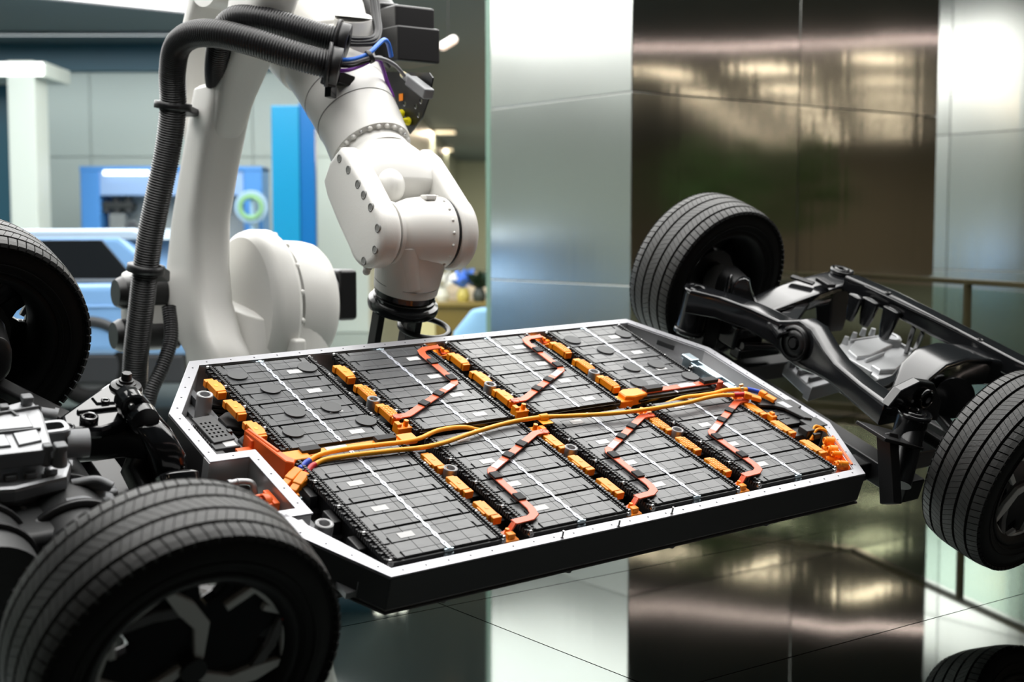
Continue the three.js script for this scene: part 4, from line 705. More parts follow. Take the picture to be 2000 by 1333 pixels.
  wire('black_cable', [[676, 86, 5.6], [705, 87, 5.6], [732, 84, 5.62], [742, 62, 5.67], [739, 30, 5.72], [733, -30, 5.76]], 0.0105, M.hose);
  t.add('cable_tie', clampRing([722, 111, 5.45], [735, 104, 5.46], 0.027, 0.02, 0.016), M.blackPlastic);
  // motors standing out on the far side of the link
  for (const [x, y] of [[246, 572], [242, 655]]) { const p = rw(x, y, 6.15); t.add('drive_motor', [cyl(p.clone().add(V(0, 0, 0.02)), p.clone().add(V(0, 0, -0.25)), 0.075, 0.075, 28), cyl(p.clone().add(V(0, 0, 0.05)), p.clone().add(V(0, 0, 0.02)), 0.06, 0.075, 28)], BK); }
  t.add('motor_housing', [rbox(0.18, 0.34, 0.2, 0.04).translate(rw(285, 600, 6.25).x, rw(285, 600, 6.25).y, rw(285, 600, 6.25).z)], WH);
}
// ---------------------------------------------------------------- rear subframe, front subframe, drive units, stand
const beamLoft = (list, N = 24, caps = 0.3) => loft(list.map(([px, py, y, a, b, n = 3]) => ({ c: pk(px, py, y), a, b, n })), N, caps);
{
  const t = new Thing('rear_subframe', 'glossy black pressed-steel rear subframe with bushes and side arms', 'subframe', V(1.6, 0.08, 0), CH);
  const G = M.chassis, X = V(1, 0, 0), Y = V(0, 1, 0);
  const sec = (px, py, y, a, b, n = 9) => ({ c: pk(px, py, y), a, b, n, s: X, u: Y, free: true });
  t.add('front_beam', loft([sec(1366, 588, 0.09, 0.07, 0.055), sec(1420, 600, 0.09, 0.065, 0.05), sec(1480, 622, 0.085, 0.06, 0.05), sec(1530, 648, 0.08, 0.055, 0.055), sec(1566, 664, 0.08, 0.055, 0.095), sec(1590, 680, 0.075, 0.055, 0.095), sec(1618, 706, 0.065, 0.055, 0.06), sec(1640, 726, 0.06, 0.055, 0.045), sec(1690, 768, 0.05, 0.055, 0.045), sec(1740, 806, 0.05, 0.06, 0.05)], 48, 0.2, 0.45), G);
  const bc = pk(1572, 668, 0.08);
  const bu = t.add('beam_bush', [ringTube(V(bc.x - 0.075, bc.y, bc.z), V(bc.x - 0.05, bc.y, bc.z), 0.075, 0.062, 36), ringTube(V(bc.x - 0.07, bc.y, bc.z), V(bc.x - 0.05, bc.y, bc.z), 0.055, 0.03, 32), cyl(V(bc.x - 0.05, bc.y, bc.z), V(bc.x - 0.078, bc.y, bc.z), 0.026, 0.02, 24)], M.chassisMatte);
  const bush = (px, py, y, r, h) => { const p = pk(px, py, y); const b = t.add('mount_bush', [cyl(V(p.x, y - h, p.z), V(p.x, y - 0.004, p.z), r * 0.95, r, 32), ringTube(V(p.x, y - 0.012, p.z), V(p.x, y + 0.004, p.z), r * 1.08, r * 0.8, 36), ringTube(V(p.x, y - 0.006, p.z), V(p.x, y + 0.008, p.z), r * 0.7, r * 0.42, 30), ringTube(V(p.x, y - h, p.z), V(p.x, y - h + 0.02, p.z), r * 1.1, r * 0.9, 30)], G); return p; };
  bush(1367, 566, 0.13, 0.062, 0.2); const br = bush(1787, 806, 0.12, 0.06, 0.14); bush(1645, 528, 0.2, 0.05, 0.08);
  // ears behind the first bush
  { const p = pk(1418, 575, 0.12); t.add('ear_loop', new THREE.TorusGeometry(0.035, 0.008, 10, 28).scale(0.7, 1.5, 1).rotateY(1.0).translate(p.x, 0.15, p.z), G); t.add('ear_foot', bar(V(p.x, 0.07, p.z), V(p.x, 0.11, p.z), 0.05, 0.02, V(0, 0, 1), 0.006), G);
    const q = pk(1455, 585, 0.12), f = new THREE.Shape(); f.moveTo(-0.05, -0.05); f.lineTo(-0.055, 0.05); f.quadraticCurveTo(-0.04, 0.1, -0.01, 0.085); f.quadraticCurveTo(0.01, 0.03, 0.06, -0.02); f.lineTo(0.06, -0.05); f.closePath();
    t.add('ear_fin', new THREE.ExtrudeGeometry(f, { depth: 0.03, bevelEnabled: true, bevelThickness: 0.008, bevelSize: 0.008, bevelSegments: 3 }).translate(0, 0, -0.015).rotateY(-0.9).translate(q.x, 0.12, q.z), G); }
  // side arm on the far side: box section to the rear bush
  t.add('side_arm', loft([sec(1480, 608, 0.09, 0.07, 0.03), sec(1530, 588, 0.11, 0.08, 0.035), sec(1580, 572, 0.125, 0.08, 0.04), sec(1620, 562, 0.135, 0.075, 0.045), sec(1650, 555, 0.14, 0.07, 0.045)].map(q => ({ ...q, s: V(0, 0, 1) })), 48, 0.2, 0.45), G);
  t.add('gusset_plate', [prism([[1495, 625], [1555, 600], [1575, 640], [1520, 655]].map(([x, y]) => { const p = pk(x, y, 0.11); return [p.x, p.z]; }), 0.09, 0.115, 0.006), prism([[1520, 640], [1560, 590], [1590, 580], [1560, 625]].map(([x, y]) => { const p = pk(x, y, 0.12); return [p.x, p.z]; }), 0.1, 0.125, 0.006)], G);
  const hang = pk(1625, 590, 0.12);
  t.add('hanger_box', [loft([sec(1622, 560, 0.15, 0.06, 0.06), sec(1626, 600, 0.06, 0.07, 0.05), sec(1620, 640, -0.02, 0.05, 0.04)].map(q => ({ ...q, s: X, u: V(0, 0, 1) })), 28, 0.15)], M.chassisMatte);
  t.add('top_bracket', [bar(pk(1600, 545, 0.19), pk(1625, 560, 0.19), 0.05, 0.02, Y, 0.005), bar(pk(1545, 540, 0.18), pk(1590, 555, 0.18), 0.04, 0.012, Y, 0.004)], M.chassisMatte);
  // rear beam
  t.add('rear_beam', [loft([sec(1660, 552, 0.19, 0.045, 0.035, 9), sec(1740, 588, 0.19, 0.045, 0.04, 9), sec(1820, 630, 0.19, 0.045, 0.042, 9), sec(1900, 672, 0.19, 0.045, 0.042, 9), sec(1990, 718, 0.19, 0.05, 0.04, 9), sec(2060, 752, 0.18, 0.05, 0.04, 9)], 48, 0.1, 0.45), bar(pk(1690, 560, 0.225), pk(1990, 702, 0.225), 0.02, 0.01, Y, 0.003)], G);
  for (const [x, y] of [[1735, 572], [1915, 664]]) { const p = pk(x, y, 0.232); t.add('beam_hole_ring', ringTube(V(p.x, 0.226, p.z), V(p.x, 0.234, p.z), 0.014, 0.008, 18), G); }
  for (const [x, y, d, w] of [[1668, 596, 0.07, 0.05], [1697, 604, 0.075, 0.07], [1738, 622, 0.095, 0.07]]) { const p = pk(x, y, 0.14); t.add('hanging_lug', [loft([{ c: V(p.x, 0.18, p.z), a: w / 2 + 0.01, b: 0.02, n: 3.5, s: V(0, 0, 1), u: X, free: true }, { c: V(p.x, 0.14 - d * 0.4, p.z), a: w / 2, b: 0.018, n: 3, s: V(0, 0, 1), u: X, free: true }, { c: V(p.x, 0.14 - d, p.z), a: w / 3, b: 0.015, n: 2.4, s: V(0, 0, 1), u: X, free: true }], 20, 0.5)], G); }
  for (const [x, y, x2, y2] of [[1785, 640, 1770, 690], [1802, 650, 1785, 690]]) t.add('strut', bar(pk(x, y, 0.14), pk(x2, y2, -0.02), 0.022, 0.012, X, 0.003), G);
  // near side arm with spring cup
  t.add('side_arm', loft([sec(1762, 782, 0.07, 0.06, 0.04), sec(1782, 745, 0.12, 0.075, 0.05), sec(1810, 722, 0.14, 0.085, 0.06), sec(1850, 712, 0.14, 0.085, 0.065), sec(1900, 712, 0.14, 0.08, 0.06), sec(1960, 722, 0.15, 0.07, 0.05)].map(q => ({ ...q, s: V(0, 0, 1) })), 48, 0.25, 0.45), G);
  const cup = pk(1842, 748, 0.1);
  t.add('spring_cup', [lathe([[0.02, 0], [0.06, 0], [0.075, 0.01], [0.08, 0.05], [0.085, 0.055], [0.085, 0.06], [0.0, 0.06]], V(cup.x - 0.02, cup.y - 0.02, cup.z + 0.05), V(-0.55, 0.1, 0.83).normalize(), 40)], G);
  t.add('gusset_plate', [prism([[1695, 770], [1755, 745], [1790, 690], [1770, 700], [1740, 735], [1700, 748]].map(([x, y]) => { const p = pk(x, y, 0.07); return [p.x, p.z]; }), 0.05, 0.075, 0.005), bar(pk(1880, 690, 0.19), pk(1930, 690, 0.19), 0.07, 0.02, Y, 0.006)], G);
  // trailing link plate with bolt bosses under the near arm
  const lp = [[1738, 792], [1760, 765], [1795, 748], [1822, 752], [1835, 785], [1828, 820], [1800, 815], [1770, 800]].map(([x, y]) => { const p = pkZ(x, y, 0.5); return new THREE.Vector2(p.x, p.y); });
  t.add('link_plate', new THREE.ExtrudeGeometry(new THREE.Shape(lp), { depth: 0.03, bevelEnabled: true, bevelThickness: 0.006, bevelSize: 0.006, bevelSegments: 2 }).translate(0, 0, 0.47), G);
  { const p = pkZ(1805, 778, 0.51); t.add('plate_boss', [ringTube(V(p.x, p.y, 0.5), V(p.x, p.y, 0.525), 0.04, 0.03, 28), cyl(V(p.x, p.y, 0.5), V(p.x, p.y, 0.53), 0.016, 0.013, 16)], G); const q = pkZ(1779, 783, 0.51); t.add('plate_bolt', cyl(V(q.x, q.y, 0.5), V(q.x, q.y, 0.518), 0.008, 0.008, 8), M.steel); }
  // hub carrier and arms out to the wheels
  for (const [s, wx, wy] of [[-1, 1.615, 0.08], [1, 1.65, 0.0]]) { t.add('hub_carrier', [loft([{ c: V(wx, wy + 0.02, s * 0.72), a: 0.07, b: 0.075, n: 2.6, s: X }, { c: V(wx, wy + 0.02, s * 0.64), a: 0.055, b: 0.06, n: 2.6, s: X }], 24, 0.3)], M.chassisMatte); t.add('control_arm', [bar(V(wx + 0.05, wy - 0.06, s * 0.66), V(wx + 0.12, 0.02, s * 0.3), 0.05, 0.04, Y, 0.012), bar(V(wx - 0.1, wy - 0.02, s * 0.66), V(1.42, 0.05, s * 0.45), 0.05, 0.045, Y, 0.012)], M.chassisMatte); }
  // lump of brake and cable hardware beside the far wheel
  const k = pk(1430, 660, -0.05);
  t.add('caliper_block', [rbox(0.18, 0.12, 0.12, 0.02).translate(k.x + 0.05, k.y + 0.02, k.z), rbox(0.26, 0.05, 0.06, 0.01).translate(k.x + 0.1, k.y - 0.04, k.z + 0.06), cyl(V(k.x - 0.02, k.y, k.z + 0.08), V(k.x + 0.16, k.y - 0.01, k.z + 0.1), 0.016, 0.016, 12)], M.chassis);
}
{
  // grey power unit under the rear subframe
  const p = pk(1700, 690, -0.02), t = new Thing('rear_drive_unit', 'light grey cast drive unit housing under the black rear subframe', 'drive unit', V(p.x, -0.2, p.z), CH);
  const Q = (x, y, h) => { const q = pk(x, y, h); return [q.x, q.z]; };
  const y1 = -0.02;
  t.add('housing', [prism([Q(1628, 682, y1), Q(1648, 666, y1), Q(1726, 654, y1), Q(1800, 692, y1), Q(1776, 732, y1), Q(1716, 740, y1)], y1 - 0.16, y1, 0.008, [], 2)], M.aluPale);
  t.add('raised_cover', [prism([Q(1655, 690, y1), Q(1668, 672, y1), Q(1716, 664, y1), Q(1745, 678, y1), Q(1700, 700, y1), Q(1672, 704, y1)], y1 - 0.004, y1 + 0.016, 0.004), prism([Q(1700, 722, y1), Q(1745, 700, y1), Q(1772, 708, y1), Q(1748, 730, y1), Q(1716, 732, y1)], y1 - 0.004, y1 + 0.022, 0.004)], M.aluPale);
  t.add('housing_rib', [[1650, 700, 1702, 730], [1660, 668, 1725, 658], [1690, 706, 1726, 692], [1730, 660, 1790, 690]].map(([a, b, c, d]) => bar(pk(a, b, y1 + 0.006), pk(c, d, y1 + 0.006), 0.01, 0.02, V(0, 1, 0), 0.003)), M.aluPale);
  const cp = pk(1738, 662, 0.0);
  t.add('round_cap', [cyl(V(cp.x, y1, cp.z), V(cp.x, y1 + 0.03, cp.z), 0.055, 0.05, 36), ringTube(V(cp.x, y1 + 0.03, cp.z), V(cp.x, y1 + 0.036, cp.z), 0.045, 0.03, 36)], M.aluPale);
  for (const [x, y] of [[1666, 664], [1684, 656], [1650, 672], [1702, 656]]) { const q = pk(x, y, y1); t.add('stud', cyl(V(q.x, y1, q.z), V(q.x, y1 + 0.035, q.z), 0.014, 0.01, 14), M.aluPale); }
  const b = new Thing('mount_bracket', 'silver cast mounting bracket hanging below the front beam of rear subframe', 'bracket', V(pk(1585, 730, -0.1).x, -0.16, pk(1585, 730, -0.1).z), CH);
  const yb = -0.08;
  b.add('bracket_base', [prism([Q(1533, 712, yb), Q(1556, 698, yb), Q(1640, 742, yb), Q(1582, 757, yb)], yb - 0.05, yb, 0.006, [], 2), prism([Q(1574, 752, yb), Q(1580, 742, yb), Q(1648, 726, yb), Q(1650, 742, yb), Q(1585, 760, yb)], yb - 0.06, yb + 0.004, 0.004)], M.aluCast);
  for (const [x, y, r] of [[1556, 702, 0.022], [1566, 715, 0.018], [1546, 712, 0.016], [1584, 722, 0.02]]) { const q = pk(x, y, yb + 0.01); b.add('bracket_lump', loft([{ c: V(q.x, yb - 0.01, q.z), a: r * 1.3, b: r, n: 3.4, s: V(1, 0, 0) }, { c: V(q.x, yb + 0.03, q.z), a: r, b: r * 0.8, n: 3.4, s: V(1, 0, 0) }], 16, 0.2), M.aluCast); }
  b.add('bracket_ridge', [bar(pk(1580, 742, yb + 0.012), pk(1636, 728, yb + 0.012), 0.014, 0.02, V(0, 1, 0), 0.004), bar(pk(1560, 728, yb + 0.01), pk(1600, 716, yb + 0.01), 0.02, 0.024, V(0, 1, 0), 0.005)], M.aluCast);
}
{
  // front subframe: control arm, mount tower and beams
  const t = new Thing('front_subframe', 'glossy black front subframe with bolted arm and two-holed bracket', 'subframe', V(-1.35, 0.05, -0.2), CH);
  const G = M.chassis, Q = (x, y, h) => { const q = pk(x, y, h); return [q.x, q.z]; };
  t.add('control_arm_plate', [prism([Q(180, 768, 0.09), Q(210, 748, 0.09), Q(250, 740, 0.09), Q(280, 755, 0.09), Q(278, 785, 0.09), Q(248, 802, 0.09), Q(246, 822, 0.09), Q(200, 836, 0.09), Q(125, 838, 0.09), Q(118, 812, 0.09)], 0.05, 0.09, 0.012, [], 3)], G);
  t.add('arm_pressing', [prism([Q(178, 778, 0.092), Q(232, 772, 0.092), Q(230, 788, 0.092), Q(188, 790, 0.092)], 0.086, 0.096, 0.004), ringTube(V(pk(206, 781, 0.1).x, 0.09, pk(206, 781, 0.1).z), V(pk(206, 781, 0.1).x, 0.099, pk(206, 781, 0.1).z), 0.013, 0.007, 18), bar(pk(150, 806, 0.092), pk(240, 796, 0.092), 0.014, 0.016, V(0, 1, 0), 0.005), ringTube(V(pk(174, 818, 0.1).x, 0.085, pk(174, 818, 0.1).z), V(pk(174, 818, 0.1).x, 0.108, pk(174, 818, 0.1).z), 0.026, 0.014, 28), ringTube(V(pk(134, 830, 0.1).x, 0.085, pk(134, 830, 0.1).z), V(pk(134, 830, 0.1).x, 0.095, pk(134, 830, 0.1).z), 0.018, 0.011, 22)], G);
  const b = pk(246, 752, 0.1);
  t.add('mount_bolt', [lathe([[0.05, 0], [0.045, 0.012], [0.03, 0.016], [0.03, 0.022], [0.022, 0.024], [0.022, 0.03], [0, 0.03]], V(b.x, 0.088, b.z), V(0, 1, 0), 32), cyl(V(b.x, 0.118, b.z), V(b.x, 0.14, b.z), 0.016, 0.015, 6)], M.chassisMatte);
  t.add('arm_beam', [beamLoft([[120, 868, 0.0, 0.05, 0.05], [180, 862, 0.0, 0.05, 0.055], [240, 855, 0.0, 0.05, 0.055], [290, 862, 0.0, 0.05, 0.05]], 28, 0.2)], M.chassisMatte);
  // two-holed curved bracket
  const zf = -0.16;
  const outl = [[236, 800], [240, 782], [256, 770], [276, 772], [296, 792], [312, 815], [330, 835], [352, 868], [362, 905], [360, 940], [340, 962], [312, 960], [300, 930], [296, 890], [280, 858], [262, 838], [244, 822]].map(([x, y]) => { const p = pkZ(x, y, zf); return new THREE.Vector2(p.x, p.y); });
  t.add('curved_bracket', new THREE.ExtrudeGeometry(new THREE.Shape(outl), { depth: 0.05, bevelEnabled: true, bevelThickness: 0.014, bevelSize: 0.012, bevelOffset: -0.01, bevelSegments: 3 }).translate(0, 0, zf - 0.05), G);
  const lobe = (x, y, z, r) => { const p = pkZ(x, y, z); return cyl(V(p.x, p.y, z - 0.03), V(p.x, p.y, z), r, r * 0.94, 32); };
  t.add('bracket_lobe', lobe(262, 795, zf + 0.006, 0.042), G); t.add('bracket_lobe', lobe(284, 824, zf + 0.05, 0.045), G);
  const bsec = (x, y, z, a, b, n = 4) => ({ c: pkZ(x, y, z), a, b, n, s: V(1, 0, 0), u: V(0, 0, 1), free: true });
  t.add('bracket_body', loft([bsec(286, 826, -0.13, 0.042, 0.03), bsec(306, 850, -0.11, 0.048, 0.045), bsec(322, 880, -0.1, 0.052, 0.055), bsec(330, 915, -0.1, 0.052, 0.055), bsec(336, 950, -0.1, 0.056, 0.05), bsec(342, 985, -0.1, 0.056, 0.05)], 40, 0.25, 0.5), G);
  for (const [x0, y0, x1, y1] of [[336, 922, 350, 952], [358, 912, 376, 954]]) t.add('body_bead', bar(pkZ(x0, y0, -0.04), pkZ(x1, y1, -0.04), 0.008, 0.008, V(0, 0, 1), 0.003), G);
  for (const [x, y] of [[256, 793], [281, 821]]) { const p = pkZ(x, y, zf + 0.015); t.add('bracket_pin', cyl(V(p.x, p.y, zf), V(p.x, p.y, zf + 0.026), 0.011, 0.01, 14), M.steel); }
  for (const [x, y] of [[322, 876], [341, 875]]) { const p = pkZ(x, y, zf + 0.08); t.add('bracket_bolt', [cyl(V(p.x, p.y, zf + 0.06), V(p.x, p.y, zf + 0.085), 0.012, 0.01, 16)], M.steel); }
  t.add('lower_arm', [beamLoft([[345, 930, -0.02, 0.06, 0.05], [350, 965, -0.06, 0.06, 0.05], [340, 1010, -0.1, 0.06, 0.045], [320, 1060, -0.12, 0.06, 0.045]], 28, 0.3)], G);
  t.add('lower_arm', [beamLoft([[290, 880, -0.04, 0.05, 0.04], [270, 920, -0.1, 0.05, 0.04], [300, 975, -0.14, 0.05, 0.04]], 24, 0.3)], M.chassisMatte);
  for (const s of [-1, 1]) { t.add('hub_carrier', [loft([{ c: V(-1.63, 0.1, s * 0.72), a: 0.09, b: 0.1, n: 2.6, s: V(1, 0, 0) }, { c: V(-1.63, 0.1, s * 0.6), a: 0.07, b: 0.08, n: 2.6, s: V(1, 0, 0) }], 24, 0.3)], M.chassisMatte); t.add('track_arm', [bar(V(-1.6, 0.0, s * 0.64), V(-1.45, 0.02, s * 0.25), 0.06, 0.04, V(0, 1, 0), 0.012)], M.chassisMatte); }
}
{
  // front drive unit, a stack of silver castings
  const t = new Thing('front_drive_unit', 'silver cast electric drive unit with ribbed inverter cover between front wheels', 'drive unit', V(-1.72, -0.15, 0.0), CH);
  const A = M.aluCast, Q = (x, y, h) => { const q = pk(x, y, h); return [q.x, q.z]; };
  const y2 = 0.17;
  t.add('inverter_cover', [prism([Q(-140, 800, y2), Q(-10, 797, y2), Q(60, 778, y2), Q(84, 806, y2), Q(102, 866, y2), Q(92, 878, y2), Q(0, 888, y2), Q(-150, 900, y2)], y2 - 0.05, y2, 0.008, [], 2)], A);
  t.add('cover_panel', [prism([Q(-30, 830, y2), Q(52, 812, y2), Q(66, 838, y2), Q(-20, 846, y2)], y2 - 0.002, y2 + 0.006, 0.003)], A);
  t.add('cover_panel', [prism([Q(24, 850, y2), Q(72, 842, y2), Q(82, 864, y2), Q(36, 874, y2)], y2 - 0.002, y2 + 0.006, 0.003)], A);
  t.add('cover_panel', [prism([Q(-60, 856, y2), Q(10, 852, y2), Q(22, 874, y2), Q(-50, 882, y2)], y2 - 0.002, y2 + 0.006, 0.003)], A);
  t.add('cover_rib', [[-40, 815, 75, 795], [10, 795, 36, 815], [-40, 850, 80, 838]].map(([a, b, c, d]) => bar(pk(a, b, y2 + 0.003), pk(c, d, y2 + 0.003), 0.006, 0.01, V(0, 1, 0), 0.002)), A);
  for (const [x, y, h, r] of [[52, 790, 0.018, 0.015], [118, 876, 0.004, 0.016], [92, 874, 0.0, 0.012], [8, 800, 0.004, 0.012]]) { const p = pk(x, y, y2); t.add('cover_stud', [cyl(V(p.x, y2 - 0.05, p.z), V(p.x, y2 + h, p.z), r * 1.3, r, 18), rbox(r * 2, 0.02, r * 2, 0.005).translate(p.x, y2 + h, p.z)], A); }
  t.add('cover_boss', [cyl(pk(78, 806, 0.13), pk(108, 812, 0.12), 0.016, 0.018, 18), cyl(pk(104, 811, 0.121), pk(112, 813, 0.119), 0.022, 0.022, 18)], A);
  // oval port
  const po = pk(99, 836, 0.15), oval = (a, b) => Array.from({ length: 28 }, (_, i) => { const th = i * Math.PI / 14, c = Math.cos(th), s = Math.sin(th); return [po.x + a * Math.sign(c) * Math.abs(c) ** 0.55, po.z + b * Math.sign(s) * Math.abs(s) ** 0.55]; });
  t.add('oval_port', [prism(oval(0.05, 0.036), 0.08, 0.155, 0.004, [oval(0.038, 0.024)]), cyl(V(po.x + 0.04, 0.1, po.z + 0.01), V(po.x + 0.1, 0.1, po.z + 0.02), 0.04, 0.04, 30)], A);
  t.add('port_floor', prism(oval(0.04, 0.026), 0.085, 0.09), mat(0.2, 0.2, 0.2, 0.5));
  // middle casting with flanges
  const y3 = 0.09;
  t.add('middle_casting', [prism([Q(-160, 890, y3), Q(20, 905, y3), Q(60, 900, y3), Q(130, 888, y3), Q(140, 905, y3), Q(132, 930, y3), Q(30, 955, y3), Q(-150, 965, y3)], y3 - 0.05, y3, 0.012, [], 2), prism([Q(-160, 900, 0.06), Q(20, 900, 0.06), Q(135, 905, 0.06), Q(136, 935, 0.06), Q(40, 962, 0.06), Q(-150, 970, 0.06)], 0.0, 0.05, 0.01, [], 2)], A);
  t.add('casting_flange', [prism([Q(-160, 885, 0.03), Q(145, 900, 0.03), Q(142, 945, 0.03), Q(40, 975, 0.03), Q(-150, 985, 0.03)], 0.02, 0.034, 0.004), prism([Q(-160, 890, 0.0), Q(150, 915, 0.0), Q(146, 958, 0.0), Q(40, 990, 0.0), Q(-150, 1000, 0.0)], -0.02, -0.006, 0.004)], A);
  for (const [x, y] of [[52, 895], [85, 890], [115, 886], [60, 925], [100, 918], [20, 930]]) { const p = pk(x, y, 0.1); t.add('casting_rib', [loft([{ c: V(p.x, 0.05, p.z), a: 0.02, b: 0.016, n: 3, s: V(1, 0, 0) }, { c: V(p.x, 0.104, p.z), a: 0.016, b: 0.012, n: 3, s: V(1, 0, 0) }], 14, 0.2)], A); }
  t.add('motor_case', [cyl(V(-1.9, -0.06, -0.2), V(-1.9, -0.06, 0.36), 0.15, 0.15, 40), cyl(V(-1.62, -0.09, -0.15), V(-1.62, -0.09, 0.42), 0.14, 0.13, 40), ringTube(V(-1.62, -0.09, 0.42), V(-1.62, -0.09, 0.44), 0.11, 0.07, 36), rbox(0.4, 0.12, 0.3, 0.03).translate(-1.74, -0.04, 0.1)], mat(0.02, 0.021, 0.022, 0.5));
  t.add('case_rib', [0, 1, 2, 3, 4].map(i => ringTube(V(-1.9, -0.06, -0.14 + i * 0.1), V(-1.9, -0.06, -0.125 + i * 0.1), 0.162, 0.13, 40)).concat([0, 1, 2].map(i => ringTube(V(-1.62, -0.09, 0.02 + i * 0.14), V(-1.62, -0.09, 0.04 + i * 0.14), 0.15, 0.12, 40))), M.darkPlastic);
  for (const [x, y, w, h, d, m, yy] of [[20, 1000, 0.06, 0.03, 0.05, 0, 0.0], [60, 990, 0.05, 0.04, 0.04, 1, 0.0], [95, 978, 0.07, 0.03, 0.05, 0, 0.0], [130, 968, 0.05, 0.04, 0.04, 1, 0.01], [35, 1025, 0.04, 0.05, 0.06, 1, -0.02], [80, 1015, 0.06, 0.03, 0.04, 0, -0.02], [120, 1005, 0.05, 0.05, 0.05, 1, -0.01], [160, 985, 0.04, 0.03, 0.04, 0, 0.0], [10, 1050, 0.08, 0.03, 0.04, 0, -0.04], [60, 1045, 0.05, 0.04, 0.05, 1, -0.04], [150, 1010, 0.05, 0.03, 0.05, 0, -0.02], [100, 1035, 0.04, 0.03, 0.05, 0, -0.03]]) { const p = pk(x, y, yy); t.add('cast_boss', rbox(w, h, d, 0.01).translate(p.x, yy - h / 2 + 0.01, p.z), m ? M.darkPlastic : M.aluCast); }
  for (const [x, y] of [[45, 1005], [110, 990], [140, 995], [75, 1030], [20, 1030]]) { const p = pk(x, y, 0.0); t.add('boss_bolt', [cyl(V(p.x, -0.04, p.z), V(p.x, 0.012, p.z), 0.013, 0.012, 12), cyl(V(p.x, 0.012, p.z), V(p.x, 0.02, p.z), 0.009, 0.009, 6)], M.aluPale); }
  t.add('side_lug', [[180, 950], [150, 975], [205, 940], [165, 1000]].map(([x, y], i) => { const p = pk(x, y, 0.02); return rbox(0.07, 0.04, 0.05, 0.012).translate(p.x, 0.0 - i * 0.01, p.z); }), A);
  t.add('coolant_pipe', [tube([pk(130, 990, 0.03), pk(165, 985, 0.035), pk(180, 995, 0.02), pk(182, 1015, -0.02)], 0.022, 14, 30), tube([pk(140, 945, 0.04), pk(190, 938, 0.05), pk(220, 950, 0.04)], 0.012, 10, 24)], A);
  t.add('side_wing', [bar(pk(150, 942, 0.03), pk(218, 952, 0.03), 0.03, 0.02, V(0, 1, 0), 0.006), bar(pk(160, 985, -0.02), pk(220, 972, -0.02), 0.06, 0.03, V(0, 1, 0), 0.008)], A);
}
{
  // black steel stand that carries the chassis
  const t = new Thing('carrier_frame', 'black square-tube steel carrier frame with slanted post under the chassis', 'carrier frame', V(0, -0.9, 0), CH);
  const S = M.chassisMatte, b = (x0, y0, z0, x1, y1, z1, w = 0.08, h = 0.08) => t.add('stand_tube', bar(V(x0, y0, z0), V(x1, y1, z1), w, h, V(0, 1, 0.01), 0.006), S);
  const yb = -0.19;
  b(-1.5, yb, -0.42, 2.05, yb, -0.42); b(-1.5, yb, 0.4, 2.05, yb, 0.4);
  b(1.42, yb + 0.01, -0.75, 1.42, yb + 0.01, 0.62, 0.1, 0.09); b(2.0, yb, -0.6, 2.0, yb, 0.75, 0.09, 0.09); b(-1.35, yb, -0.6, -1.35, yb, 0.5); b(0.0, yb, -0.75, 0.0, yb, 0.45, 0.1, 0.08);
  // riser plates up to the subframe
  for (const [x, z] of [[1.42, -0.6]]) t.add('riser', bar(V(x, yb, z), V(x, 0.02, z), 0.09, 0.09, V(0, 0, 1), 0.006), S);
  // slanted post with plate
  const p0 = pkZ(1733, 848, 0.56), p1 = pkZ(1740, 985, 0.7);
  t.add('slanted_post', bar(p0, p1, 0.058, 0.058, V(0, 0, 1), 0.004), S);
  t.add('post_plate', [bar(pkZ(1700, 842, 0.56), pkZ(1775, 862, 0.56), 0.14, 0.014, V(0, 1, 0), 0.003)], S);
  t.add('post_tube', cyl(pkZ(1790, 820, 0.54), pkZ(1758, 948, 0.66), 0.042, 0.04, 28), S);
}
// ---------------------------------------------------------------- what stands round the display
{
  // glazed guard rail
  const g = (px, depth) => { const p = pw(px, 455, depth); return V(p.x, 0, p.z); };
  const t = new Thing('guard_rail', 'bronze guard rail with glass panels in front of the steel columns', 'guard rail', g(1893, 9));
  const BR = mat(0.07, 0.06, 0.03, 0.35, 0.6), GL = new THREE.MeshPhysicalMaterial({ color: C(0.86, 0.95, 0.9), roughness: 0.03, transmission: 1, thickness: 0, ior: 1.5 });
  const P = [g(1642, 10.7), g(1893, 9.0), g(2160, 7.7)], H = 1.075;
  const back = P[0].clone().add(V(-0.2, 0, -1.6));
  const pts = [back, ...P];
  for (let i = 0; i < pts.length - 1; i++) {
    t.add('top_rail', bar(pts[i].clone().setY(H), pts[i + 1].clone().setY(H), 0.05, 0.035, V(0, 1, 0), 0.008), BR);
    t.add('foot_rail', bar(pts[i].clone().setY(0.05), pts[i + 1].clone().setY(0.05), 0.04, 0.06, V(0, 1, 0), 0.004), BR);
    const d = pts[i + 1].clone().sub(pts[i]).normalize();
    t.add('glass_pane', bar(pts[i].clone().addScaledVector(d, 0.05).setY(0.56), pts[i + 1].clone().addScaledVector(d, -0.05).setY(0.56), 0.008, 0.94, V(0, 1, 0), 0.002), GL);
  }
  for (const p of pts) t.add('rail_post', rbox(0.045, H, 0.045, 0.004).translate(p.x, H / 2, p.z), BR);
}
